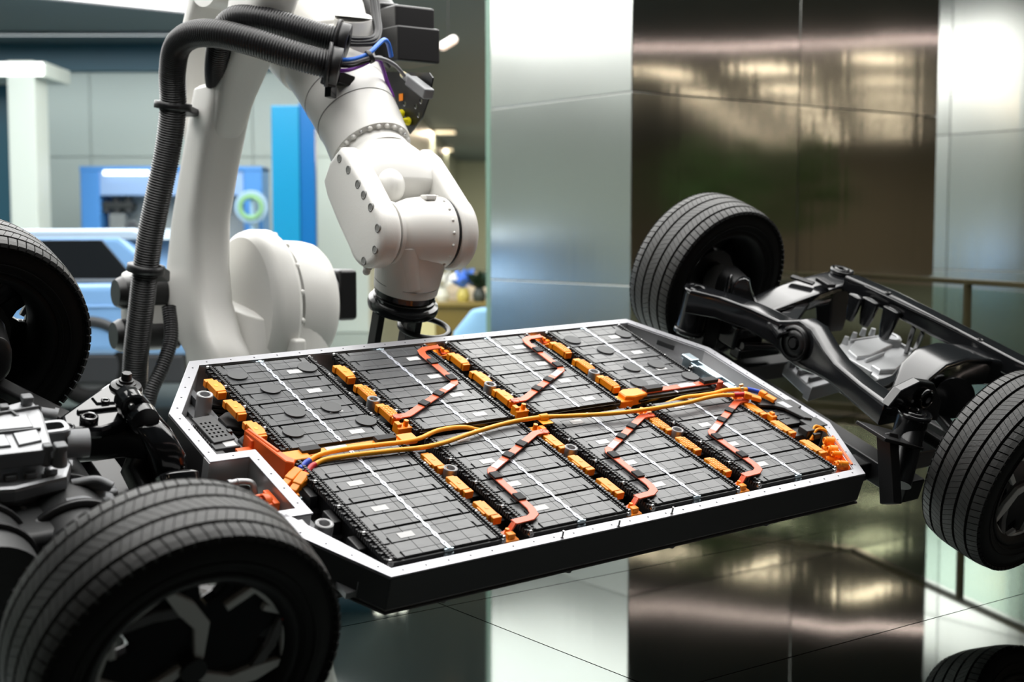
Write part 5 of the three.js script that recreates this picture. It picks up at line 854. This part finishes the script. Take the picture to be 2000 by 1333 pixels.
{
  // pale blue car
  const o = pw(150, 455, 11), X0 = o.x, zf = -10.7;
  const t = new Thing('parked_car', 'pale blue car parked behind the robot, seen from the side', 'car', V(X0, 0, -11.6));
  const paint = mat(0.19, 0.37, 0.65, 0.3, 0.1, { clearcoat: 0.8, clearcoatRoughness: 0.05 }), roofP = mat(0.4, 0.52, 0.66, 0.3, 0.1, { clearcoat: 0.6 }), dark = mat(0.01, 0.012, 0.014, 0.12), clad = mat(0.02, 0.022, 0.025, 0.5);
  const xr = pw(300, 455, 11).x;
  const side = [[xr - 4.2, 0.42], [xr - 4.22, 0.75], [xr - 3.4, 0.98], [xr + 0.2, 1.03], [xr + 0.36, 0.85], [xr + 0.36, 0.42]];
  const ex = (pts, z0, z1, bv) => new THREE.ExtrudeGeometry(new THREE.Shape(pts.map(p => new THREE.Vector2(...p))), { depth: z1 - z0 - 2 * bv, bevelEnabled: true, bevelThickness: bv, bevelSize: bv, bevelOffset: -bv, bevelSegments: 4 }).translate(0, 0, z0 + bv);
  t.add('body', [ex(side, -12.5, zf, 0.08)], paint);
  t.add('sill_cladding', ex([[xr - 4.15, 0.2], [xr - 4.15, 0.44], [xr + 0.3, 0.44], [xr + 0.3, 0.2]], -12.45, zf - 0.02, 0.03), clad);
  t.add('cabin', [ex([[xr - 3.1, 0.98], [xr - 2.35, 1.39], [xr - 0.2, 1.4], [xr + 0.22, 1.0]], -12.4, zf - 0.05, 0.07)], paint);
  t.add('roof', ex([[xr - 2.6, 1.345], [xr - 2.35, 1.42], [xr - 0.1, 1.435], [xr + 0.1, 1.345]], -12.32, zf - 0.06, 0.03), roofP);
  t.add('side_window', ex([[xr - 2.75, 1.04], [xr - 2.3, 1.34], [xr - 0.34, 1.345], [xr - 0.12, 1.08], [xr - 0.14, 1.035]], zf - 0.12, zf - 0.03, 0.006), dark);
  t.add('window_trim', bar(V(xr - 2.95, 1.025, zf - 0.03), V(xr - 0.1, 1.022, zf - 0.03), 0.02, 0.02, V(0, 1, 0), 0.004), mat(0.3, 0.35, 0.4, 0.3, 0.6));
  t.add('roof_fin', ex([[xr - 0.42, 1.43], [xr - 0.36, 1.5], [xr - 0.32, 1.5], [xr - 0.28, 1.43]], -11.65, -11.6, 0.008), clad);
  t.add('body_crease', bar(V(xr - 4.2, 0.8, zf + 0.005), V(xr - 0.1, 0.82, zf + 0.005), 0.012, 0.02, V(0, 1, 0), 0.005), paint);
  for (const x of [xr - 0.45, xr - 3.3]) { t.add('wheel_arch', [new THREE.TorusGeometry(0.36, 0.05, 10, 40, Math.PI).translate(x, 0.34, zf - 0.02)], clad); const w = t.add('wheel', [new THREE.TorusGeometry(0.26, 0.08, 14, 44).translate(x, 0.345, zf - 0.09)], M.rubber); mesh('wheel_disc', [new THREE.CylinderGeometry(0.22, 0.22, 0.06, 30).rotateX(Math.PI / 2).translate(x - X0, 0.345, zf - 0.08 + 11.6)], mat(0.25, 0.26, 0.27, 0.35, 0.8), w); }
  t.add('tail_lamp', ex([[xr - 0.06, 0.78], [xr - 0.2, 0.86], [xr - 0.06, 0.9]], zf - 0.05, zf + 0.006, 0.004), mat(0.4, 0.01, 0.01, 0.2));
  // the low red reflector strip
  t.add('reflector', bar(V(xr - 1.4, 0.3, zf + 0.0), V(xr - 1.1, 0.3, zf + 0.0), 0.02, 0.03, V(0, 1, 0), 0.004), mat(0.45, 0.01, 0.01, 0.3));
}
{
  // blue kiosk with lit shelf
  const D = 17, p = (x, y) => pw(x, y, D), a = p(155, 325), b = p(512, 325);
  const t = new Thing('display_kiosk', 'blue display kiosk frame with white light tube above a grey recess', 'kiosk', V((a.x + b.x) / 2, 0, -D));
  const BL = mat(0.07, 0.27, 0.66, 0.4), PB = mat(0.28, 0.44, 0.72, 0.45);
  const H = a.y, lw = p(185, 0).x - a.x;
  t.add('frame_leg', rb(a.x, a.x + lw, 0, H, -D - 0.5, -D, 0.02), BL); t.add('frame_leg', rb(b.x - lw, b.x, 0, H, -D - 0.5, -D, 0.02), BL);
  t.add('header', rb(a.x + lw, b.x - lw, p(0, 382).y, H, -D - 0.5, -D - 0.02, 0.01), PB);
  t.add('header_edge', rb(a.x, b.x, H - 0.06, H, -D - 0.5, -D + 0.01, 0.01), BL);
  t.add('recess_back', rb(a.x + lw, b.x - lw, 0, p(0, 382).y, -D - 0.5, -D - 0.45, 0.004), mat(0.3, 0.34, 0.34, 0.5));
  t.add('shelf', rb(a.x + lw, b.x - lw, 0.9, 0.95, -D - 0.45, -D - 0.02, 0.004), PB);
  const l0 = p(202, 338), l1 = p(292, 338);
  const tubeL = t.add('light_tube', rb(l0.x, l1.x, l0.y - 0.03, l0.y + 0.03, -D - 0.02, -D + 0.03, 0.012), new THREE.MeshStandardMaterial({ color: 0xffffff, emissive: C(1, 1, 1), emissiveIntensity: 2.2 }));
  const rl = new THREE.RectAreaLight(C(0.9, 0.95, 1), 3, l1.x - l0.x, 0.06); rl.position.set((l0.x + l1.x) / 2, l0.y, -D + 0.04); rl.lookAt((l0.x + l1.x) / 2, l0.y, 0); rl.rotateY(Math.PI); rl.lookAt((l0.x + l1.x) / 2, l0.y, 10); scene.add(rl);
  const g = pw(490, 405, 16.6);
  const ar = new Thing('green_ring_sign', 'green and pale ring sign mounted on the blue kiosk', 'sign', V(g.x, g.y - 0.2, g.z));
  ar.add('ring', [new THREE.TorusGeometry(0.13, 0.03, 12, 40).translate(g.x, g.y, g.z)], mat(0.25, 0.5, 0.25, 0.5)); ar.add('ring_rim', new THREE.TorusGeometry(0.18, 0.025, 12, 40).translate(g.x, g.y, g.z - 0.02), mat(0.35, 0.52, 0.68, 0.5));
  ar.add('sign_stem', box(g.x - 0.02, g.x + 0.02, g.y - 0.3, g.y + 0.1, g.z - 0.4, g.z - 0.04), mat(0.3, 0.5, 0.7, 0.4));
  // dark exhibit in the recess
  const m = pw(232, 402, 17.2), ex = new Thing('model_exhibit', 'dark machine model on the shelf of the blue kiosk', 'exhibit', V(m.x, 0.95, m.z));
  ex.add('plinth', rb(m.x - 0.1, m.x + 0.1, 0.95, m.y - 0.1, m.z - 0.1, m.z + 0.1, 0.01), mat(0.2, 0.22, 0.22, 0.5));
  ex.add('model_body', [rbox(0.42, 0.1, 0.2, 0.03).translate(m.x, m.y, m.z), ...[-0.15, -0.02, 0.13].map((d, i) => cyl(V(m.x + d, m.y - 0.08, m.z + 0.02), V(m.x + d, m.y + 0.06 + 0.03 * i, m.z + 0.02), 0.07, 0.05, 18))], mat(0.02, 0.025, 0.025, 0.5));
}
{
  // bright portal and cyan totem
  const D = 15.5, p = (x, y) => pw(x, y, D), a = p(12, 125), b = p(90, 125);
  const t = new Thing('light_portal', 'tall white portal frame with glowing header at the grey wall', 'portal', V(b.x - 0.6, 0, -D));
  const W = mat(0.5, 0.56, 0.51, 0.5);
  t.add('portal_leg', rb(a.x, b.x - 0.14, 0, p(0, 118).y, -D - 0.45, -D, 0.015), W);
  t.add('portal_leg', rb(a.x - 3.1, a.x - 2.6, 0, p(0, 118).y, -D - 0.9, -D, 0.015), W);
  t.add('portal_header', rb(a.x - 3.1, b.x - 0.02, p(0, 150).y, p(0, 120).y, -D - 0.9, -D - 0.02, 0.01), W);
  const gw = b.x - (a.x - 2.6) - 0.06;
  t.add('header_light', rb(a.x - 2.6, b.x - 0.04, p(0, 148).y, p(0, 122).y, -D - 0.02, -D + 0.01, 0.004), new THREE.MeshStandardMaterial({ color: 0xffffff, emissive: C(1, 1, 0.97), emissiveIntensity: 2.0 }));
  const rl = new THREE.RectAreaLight(C(1, 1, 0.97), 3, gw, 0.16); rl.position.set((a.x - 2.6 + b.x) / 2, p(0, 135).y, -D + 0.03); rl.lookAt((a.x - 2.6 + b.x) / 2, p(0, 135).y, 10); scene.add(rl);
  t.add('portal_back', rb(a.x - 2.6, a.x, 0, p(0, 150).y, -D - 0.88, -D - 0.84, 0.004), mat(0.03, 0.1, 0.14, 0.3));
  const q = (x, y) => pw(x, y, 14.5), c0 = q(529, 206), c1 = q(614, 206);
  const s = new Thing('cyan_totem', 'tall glossy cyan blue totem panel standing behind the robot', 'totem', V((c0.x + c1.x) / 2, 0, -14.5));
  const cm = (c0.x * 0.36 + c1.x * 0.64);
  s.add('totem_panel', rb(c0.x, cm, 0.05, c0.y, -14.62, -14.5, 0.01), mat(0.004, 0.21, 0.4, 0.25));
  s.add('totem_panel', rb(cm, c1.x, 0.05, c0.y + 0.04, -14.64, -14.52, 0.01), mat(0.002, 0.11, 0.33, 0.25));
  s.add('totem_foot', rb(c0.x - 0.1, c1.x + 0.1, 0, 0.05, -14.8, -14.3, 0.01), mat(0.1, 0.1, 0.1, 0.4));
}
{
  // counter with vases and a pale blue padded chair, beside the column
  const D = 12.4, p = (x, y) => pw(x, y, D), a = p(838, 592), b = p(958, 592);
  const t = new Thing('wood_counter', 'olive brown wooden counter beside the steel column', 'counter', V((a.x + b.x) / 2, 0, -D));
  const wood = mat(0.16, 0.115, 0.02, 0.45, 0, { bumpMap: withRepeat(brushed, 1, 1), bumpScale: 0.001 });
  t.add('counter_front', rb(a.x + 0.06, b.x, 0.02, a.y - 0.04, -D - 0.6, -D, 0.01), wood); t.add('counter_top', rb(a.x - 0.04, b.x + 0.03, a.y - 0.04, a.y, -D - 0.64, -D + 0.03, 0.006), wood);
  t.add('counter_end', rb(a.x - 0.1, a.x + 0.06, 0.0, a.y - 0.06, -D - 0.6, -D - 0.02, 0.01), mat(0.55, 0.5, 0.25, 0.5));
  const leaf = (cx, cy, cz, n, r, h) => { const L = []; for (let i = 0; i < n; i++) { const th = rnd() * 6.28, ph = rnd() * 1.2, l = r * (0.5 + rnd() * 0.6); const e = V(cx + l * Math.cos(th) * Math.cos(ph), cy + h * 0.3 + l * Math.sin(ph), cz + l * Math.sin(th) * Math.cos(ph)); L.push(loft([{ c: V(cx, cy, cz), a: 0.004, b: 0.002 }, { c: V(cx, cy + h * 0.2, cz).lerp(e, 0.55), a: 0.03, b: 0.003 }, { c: e, a: 0.004, b: 0.002 }], 6, 0)); } return L; };
  const item = (name, label, cat, x, y, m, prof, fm, n) => { const q = p(x, 592), k = new Thing(name, label, cat, V(q.x, a.y, -D - 0.25)); k.add('vase', lathe(prof, V(q.x, a.y, -D - 0.25), V(0, 1, 0), 24), m); if (n) k.add('leaves', leaf(q.x, a.y + 0.12, -D - 0.25, n, 0.17, 0.16), fm); };
  const vp = [[0, 0], [0.05, 0], [0.065, 0.05], [0.05, 0.1], [0.035, 0.13]];
  item('white_flower_vase', 'white flowers in a pale vase on the olive counter', 'vase', 862, 560, mat(0.6, 0.6, 0.5, 0.4), vp, mat(0.75, 0.75, 0.68, 0.6), 26);
  item('blue_flower_vase', 'blue flowers in a small vase on the olive counter', 'vase', 903, 550, mat(0.5, 0.42, 0.1, 0.4), vp, mat(0.1, 0.25, 0.75, 0.6), 16);
  item('dark_potted_plant', 'dark green potted plant at the column end of the counter', 'plant', 935, 555, mat(0.04, 0.05, 0.04, 0.4), vp, mat(0.008, 0.03, 0.012, 0.5), 34);
  const c = pw(942, 640, 10.95), ch = new Thing('padded_chair', 'pale blue padded chair in front of the olive counter', 'chair', V(c.x, 0, c.z));
  ch.add('chair_back', loft([{ c: V(c.x + 0.0, 0.35, c.z), a: 0.26, b: 0.08, n: 2.6, s: V(1, 0, 0), u: V(0, 0, 1), free: true }, { c: V(c.x + 0.01, 0.6, c.z), a: 0.24, b: 0.08, n: 2.4, s: V(1, 0, 0), u: V(0, 0, 1), free: true }, { c: V(c.x + 0.05, 0.76, c.z), a: 0.15, b: 0.07, n: 2.2, s: V(1, 0, 0), u: V(0, 0, 1), free: true }], 28, 0.6), mat(0.22, 0.42, 0.62, 0.85));
  ch.add('chair_seat', rbox(0.5, 0.14, 0.46, 0.05).translate(c.x + 0.0, 0.38, c.z - 0.25), mat(0.22, 0.42, 0.62, 0.85));
  for (const [x, z] of [[-0.18, -0.05], [0.18, -0.05], [-0.18, -0.42], [0.18, -0.42]]) ch.add('chair_leg', cyl(V(c.x + 0.0 + x, 0, c.z + z), V(c.x + 0.0 + x, 0.34, c.z + z), 0.014, 0.018, 12), mat(0.3, 0.2, 0.1, 0.5));
  // pale green glass screen edge by the column
  const s0 = pw(954, 455, 10.32);
  const gs = new Thing('glass_screen', 'tall pale green glass screen edge against the steel column', 'glass screen', V(s0.x, 0, s0.z));
  gs.add('screen_edge', rbox(0.035, CEIL - 0.01, 0.02, 0.002).translate(s0.x, CEIL / 2, s0.z), mat(0.16, 0.26, 0.21, 0.25)); gs.add('screen_shoe', rbox(0.05, 0.05, 0.05, 0.003).translate(s0.x, 0.025, s0.z), M.aluCast);
}
{
  // lamps of the wall and side hall, reflection stand-ins, and added fill lamps
  const lampM = new THREE.MeshStandardMaterial({ color: 0xffffff, emissive: C(1, 0.72, 0.42), emissiveIntensity: 0.9 });
  const lamp = (x, z, w, d, power, label, group, rot = 0) => {
    const t = new Thing('recessed_lamp', label, 'ceiling lamp', V(x, CEIL - 0.045, z), null, group, rot);
    t.put('lamp_lens', rbox(w, 0.03, d, 0.008), lampM, 0, -0.02, 0);
    for (const s of [-1, 1]) { t.put('lamp_trim', rbox(w + 0.06, 0.04, 0.03, 0.004), M.blackPlastic, 0, -0.02, s * (d / 2 + 0.015)); t.put('lamp_trim', rbox(0.03, 0.04, d, 0.004), M.blackPlastic, s * (w / 2 + 0.015), -0.02, 0); }
    ceilingLight(w, d, x, CEIL - 0.1, z, rot, C(1, 0.8, 0.58), power);
  };
  for (const [px, py] of [[870, 255], [866, 290], [864, 314]]) { const Z = 2.6 * FPX / (455 - py); lamp((px - 1000) / FPX * Z, -Z, 0.24 + Z * 0.008, 0.7 + Z * 0.01, 60, 'warm glowing rectangle standing in for a lamp reflected in glass', 'stand-ins for reflected lamps'); }  // glowing rectangles stand in for ceiling lamps reflected in a glass wall
  { // glowing capsule standing in for a lamp reflection on glass
    const p0 = pw(862, 92, 12), p1 = pw(889, 76, 12), k = new Thing('reflection_capsule', 'small warm glowing capsule standing in for a lamp reflection on glass', 'reflection stand-in', V(p0.x, p0.y, p0.z));
    k.add('glow_capsule', new THREE.CapsuleGeometry(0.04, 0.1, 8, 16).applyQuaternion(new THREE.Quaternion().setFromUnitVectors(V(0, 1, 0), p1.clone().sub(p0).normalize())).translate((p0.x + p1.x) / 2, (p0.y + p1.y) / 2, p0.z), new THREE.MeshStandardMaterial({ color: 0xffffff, emissive: C(1, 0.5, 0.2), emissiveIntensity: 0.6 }));
    k.add('capsule_wire', cyl(V((p0.x + p1.x) / 2, (p0.y + p1.y) / 2, p0.z), V((p0.x + p1.x) / 2, CEIL, p0.z), 0.004, 0.004, 6), M.blackPlastic);
    const l = new THREE.PointLight(C(1, 0.7, 0.4), 0.6); l.position.set((p0.x + p1.x) / 2, (p0.y + p1.y) / 2, p0.z); l.castShadow = true; scene.add(l);
  }
  for (const dx of [-0.16, 0, 0.16]) { // three round downlights close together
    const x = -1.72 + dx, z = -18.9 - dx * 0.4, k = new Thing('round_downlight', 'round white ceiling downlight, one of three at the passage mouth', 'downlight', V(x, CEIL, z), null, 'three round downlights');
    k.put('downlight_lens', new THREE.CylinderGeometry(0.065, 0.065, 0.02, 24), new THREE.MeshStandardMaterial({ color: 0xffffff, emissive: C(1, 1, 0.85), emissiveIntensity: 6 }), 0, -0.03, 0);
    k.put('downlight_ring', ringTube(V(0, -0.045, 0), V(0, 0, 0), 0.085, 0.066, 24), M.aluLight);
    const l = new THREE.SpotLight(C(1, 0.97, 0.85), 30, 0, 0.7, 0.5); l.position.set(x, CEIL - 0.06, z); l.target.position.set(x, 0, z); l.castShadow = true; scene.add(l, l.target);
  }
  { // light line that washes the back wall
    const x0 = -16, x1 = -2.4, zz = -17.9, k = new Thing('ceiling_light_line', 'long white ceiling light line washing the grey panel wall', 'light line', V((x0 + x1) / 2, CEIL, zz));
    k.add('light_line_lens', rb(x0, x1, CEIL - 0.035, CEIL - 0.01, zz - 0.05, zz + 0.05, 0.006), new THREE.MeshStandardMaterial({ color: 0xffffff, emissive: C(0.9, 0.97, 1), emissiveIntensity: 0.8 }));
    for (const s of [-1, 1]) k.add('light_line_trim', rb(x0, x1, CEIL - 0.04, CEIL, zz + s * 0.06 - 0.01, zz + s * 0.06 + 0.01, 0.003), M.aluLight);
    ceilingLight(x1 - x0, 0.1, (x0 + x1) / 2, CEIL - 0.06, zz, 0, C(0.93, 0.98, 1), 30);
  }
  for (const [x, z] of [[2.2, -17], [2.2, -22], [2.2, -28], [2.2, -36], [2.0, -44], [5.0, -44]]) lamp(x, z, 1.6, 1.2, 45, 'added wide warm lamp hidden behind the steel column to brighten the passage', 'added lamps hidden behind the column');  // added lamps, hidden by the column, that brighten the passage
  for (const [x, z] of [[-13.2, -6.5], [-13.2, -11], [-13.2, -15.5]]) { const k = new Thing('added_light_panel', 'added square white light panel out of view, brightening the steel column', 'light panel', V(x, CEIL - 0.03, z), null, 'added light panels brightening the column'); k.put('light_panel_lens', rbox(3, 0.03, 3, 0.01), new THREE.MeshStandardMaterial({ color: 0xffffff, emissive: C(0.97, 1, 0.97), emissiveIntensity: 1.3 }), 0, 0, 0); k.put('light_panel_frame', [rbox(3.1, 0.035, 0.05).translate(0, 0, 1.53), rbox(3.1, 0.035, 0.05).translate(0, 0, -1.53)], M.aluLight, 0, 0, 0); ceilingLight(3, 3, x, CEIL - 0.1, z, 0, C(0.97, 1, 0.97), 1.5); }  // added panels out of view, there to brighten the steel face mirroring them
  for (let i = 0; i < 6; i++) for (let k = 0; k < 3; k++) lamp(12.5 + i * 3.2 + k * 0.7, -10.2 + k * 1.7, 1.1, 0.2, 16, 'slim warm ceiling lamp over the side hall', 'lamps of the side hall', GRID);
  for (const x of [-5, -1.5, 2.5]) lamp(x, 3.6, 0.4, 0.4, 14, 'added square warm fill lamp in the hall outside the window', 'added fill lamps outside the window');  // added unseen lamps giving warm fill from behind the camera
}
{
  // side hall: pinkish light line on the wall and two planted trees that the steel mirrors
  const t = new Thing('pink_light_line', 'long pinkish ceiling light line crossing the side hall', 'light line', V(10.6, CEIL - 0.05, -8));
  t.add('light_line_lens', rb(10.55, 10.65, CEIL - 0.05, CEIL - 0.03, -16, 3, 0.006), new THREE.MeshStandardMaterial({ color: 0xffffff, emissive: C(1, 0.75, 0.7), emissiveIntensity: 1.6 }));
  for (const s of [-1, 1]) t.add('light_line_trim', rb(10.6 + s * 0.06 - 0.01, 10.6 + s * 0.06 + 0.01, CEIL - 0.055, CEIL - 0.01, -16.04, 3.04, 0.003), M.blackPlastic);
  ceilingLight(0.1, 19, 10.6, CEIL - 0.1, -6.5, 0, C(1, 0.75, 0.7), 14);
  for (const [x, z] of [[7.6, -8.5], [9.8, -9.3]]) {
    const k = new Thing('potted_tree', 'leafy green potted tree in the side hall', 'tree', V(x, 0, z), null, 'potted trees of the side hall');
    k.add('planter', lathe([[0, 0], [0.28, 0], [0.36, 0.5], [0.33, 0.5], [0.3, 0.42], [0, 0.42]], V(x, 0, z), V(0, 1, 0), 28), mat(0.25, 0.24, 0.22, 0.6));
    k.add('trunk', cyl(V(x, 0.4, z), V(x + 0.05, 1.7, z), 0.05, 0.03, 12), mat(0.1, 0.06, 0.03, 0.8));
    const L = []; for (let i = 0; i < 260; i++) { const th = rnd() * 6.28, r = 0.75 * Math.cbrt(rnd()), y = (rnd() * 2 - 1), q = Math.sqrt(1 - y * y) * r; L.push(new THREE.CircleGeometry(0.11, 5).scale(0.55, 1, 1).rotateX(rnd() * 6).rotateY(rnd() * 6).translate(x + q * Math.cos(th), 1.95 + y * r * 0.9, z + q * Math.sin(th))); }
    const f = k.add('foliage', L, mat(0.14, 0.26, 0.07, 0.6, 0, { side: THREE.DoubleSide })); f.userData.kind = 'stuff';
  }
}
renderer.render(scene, camera);
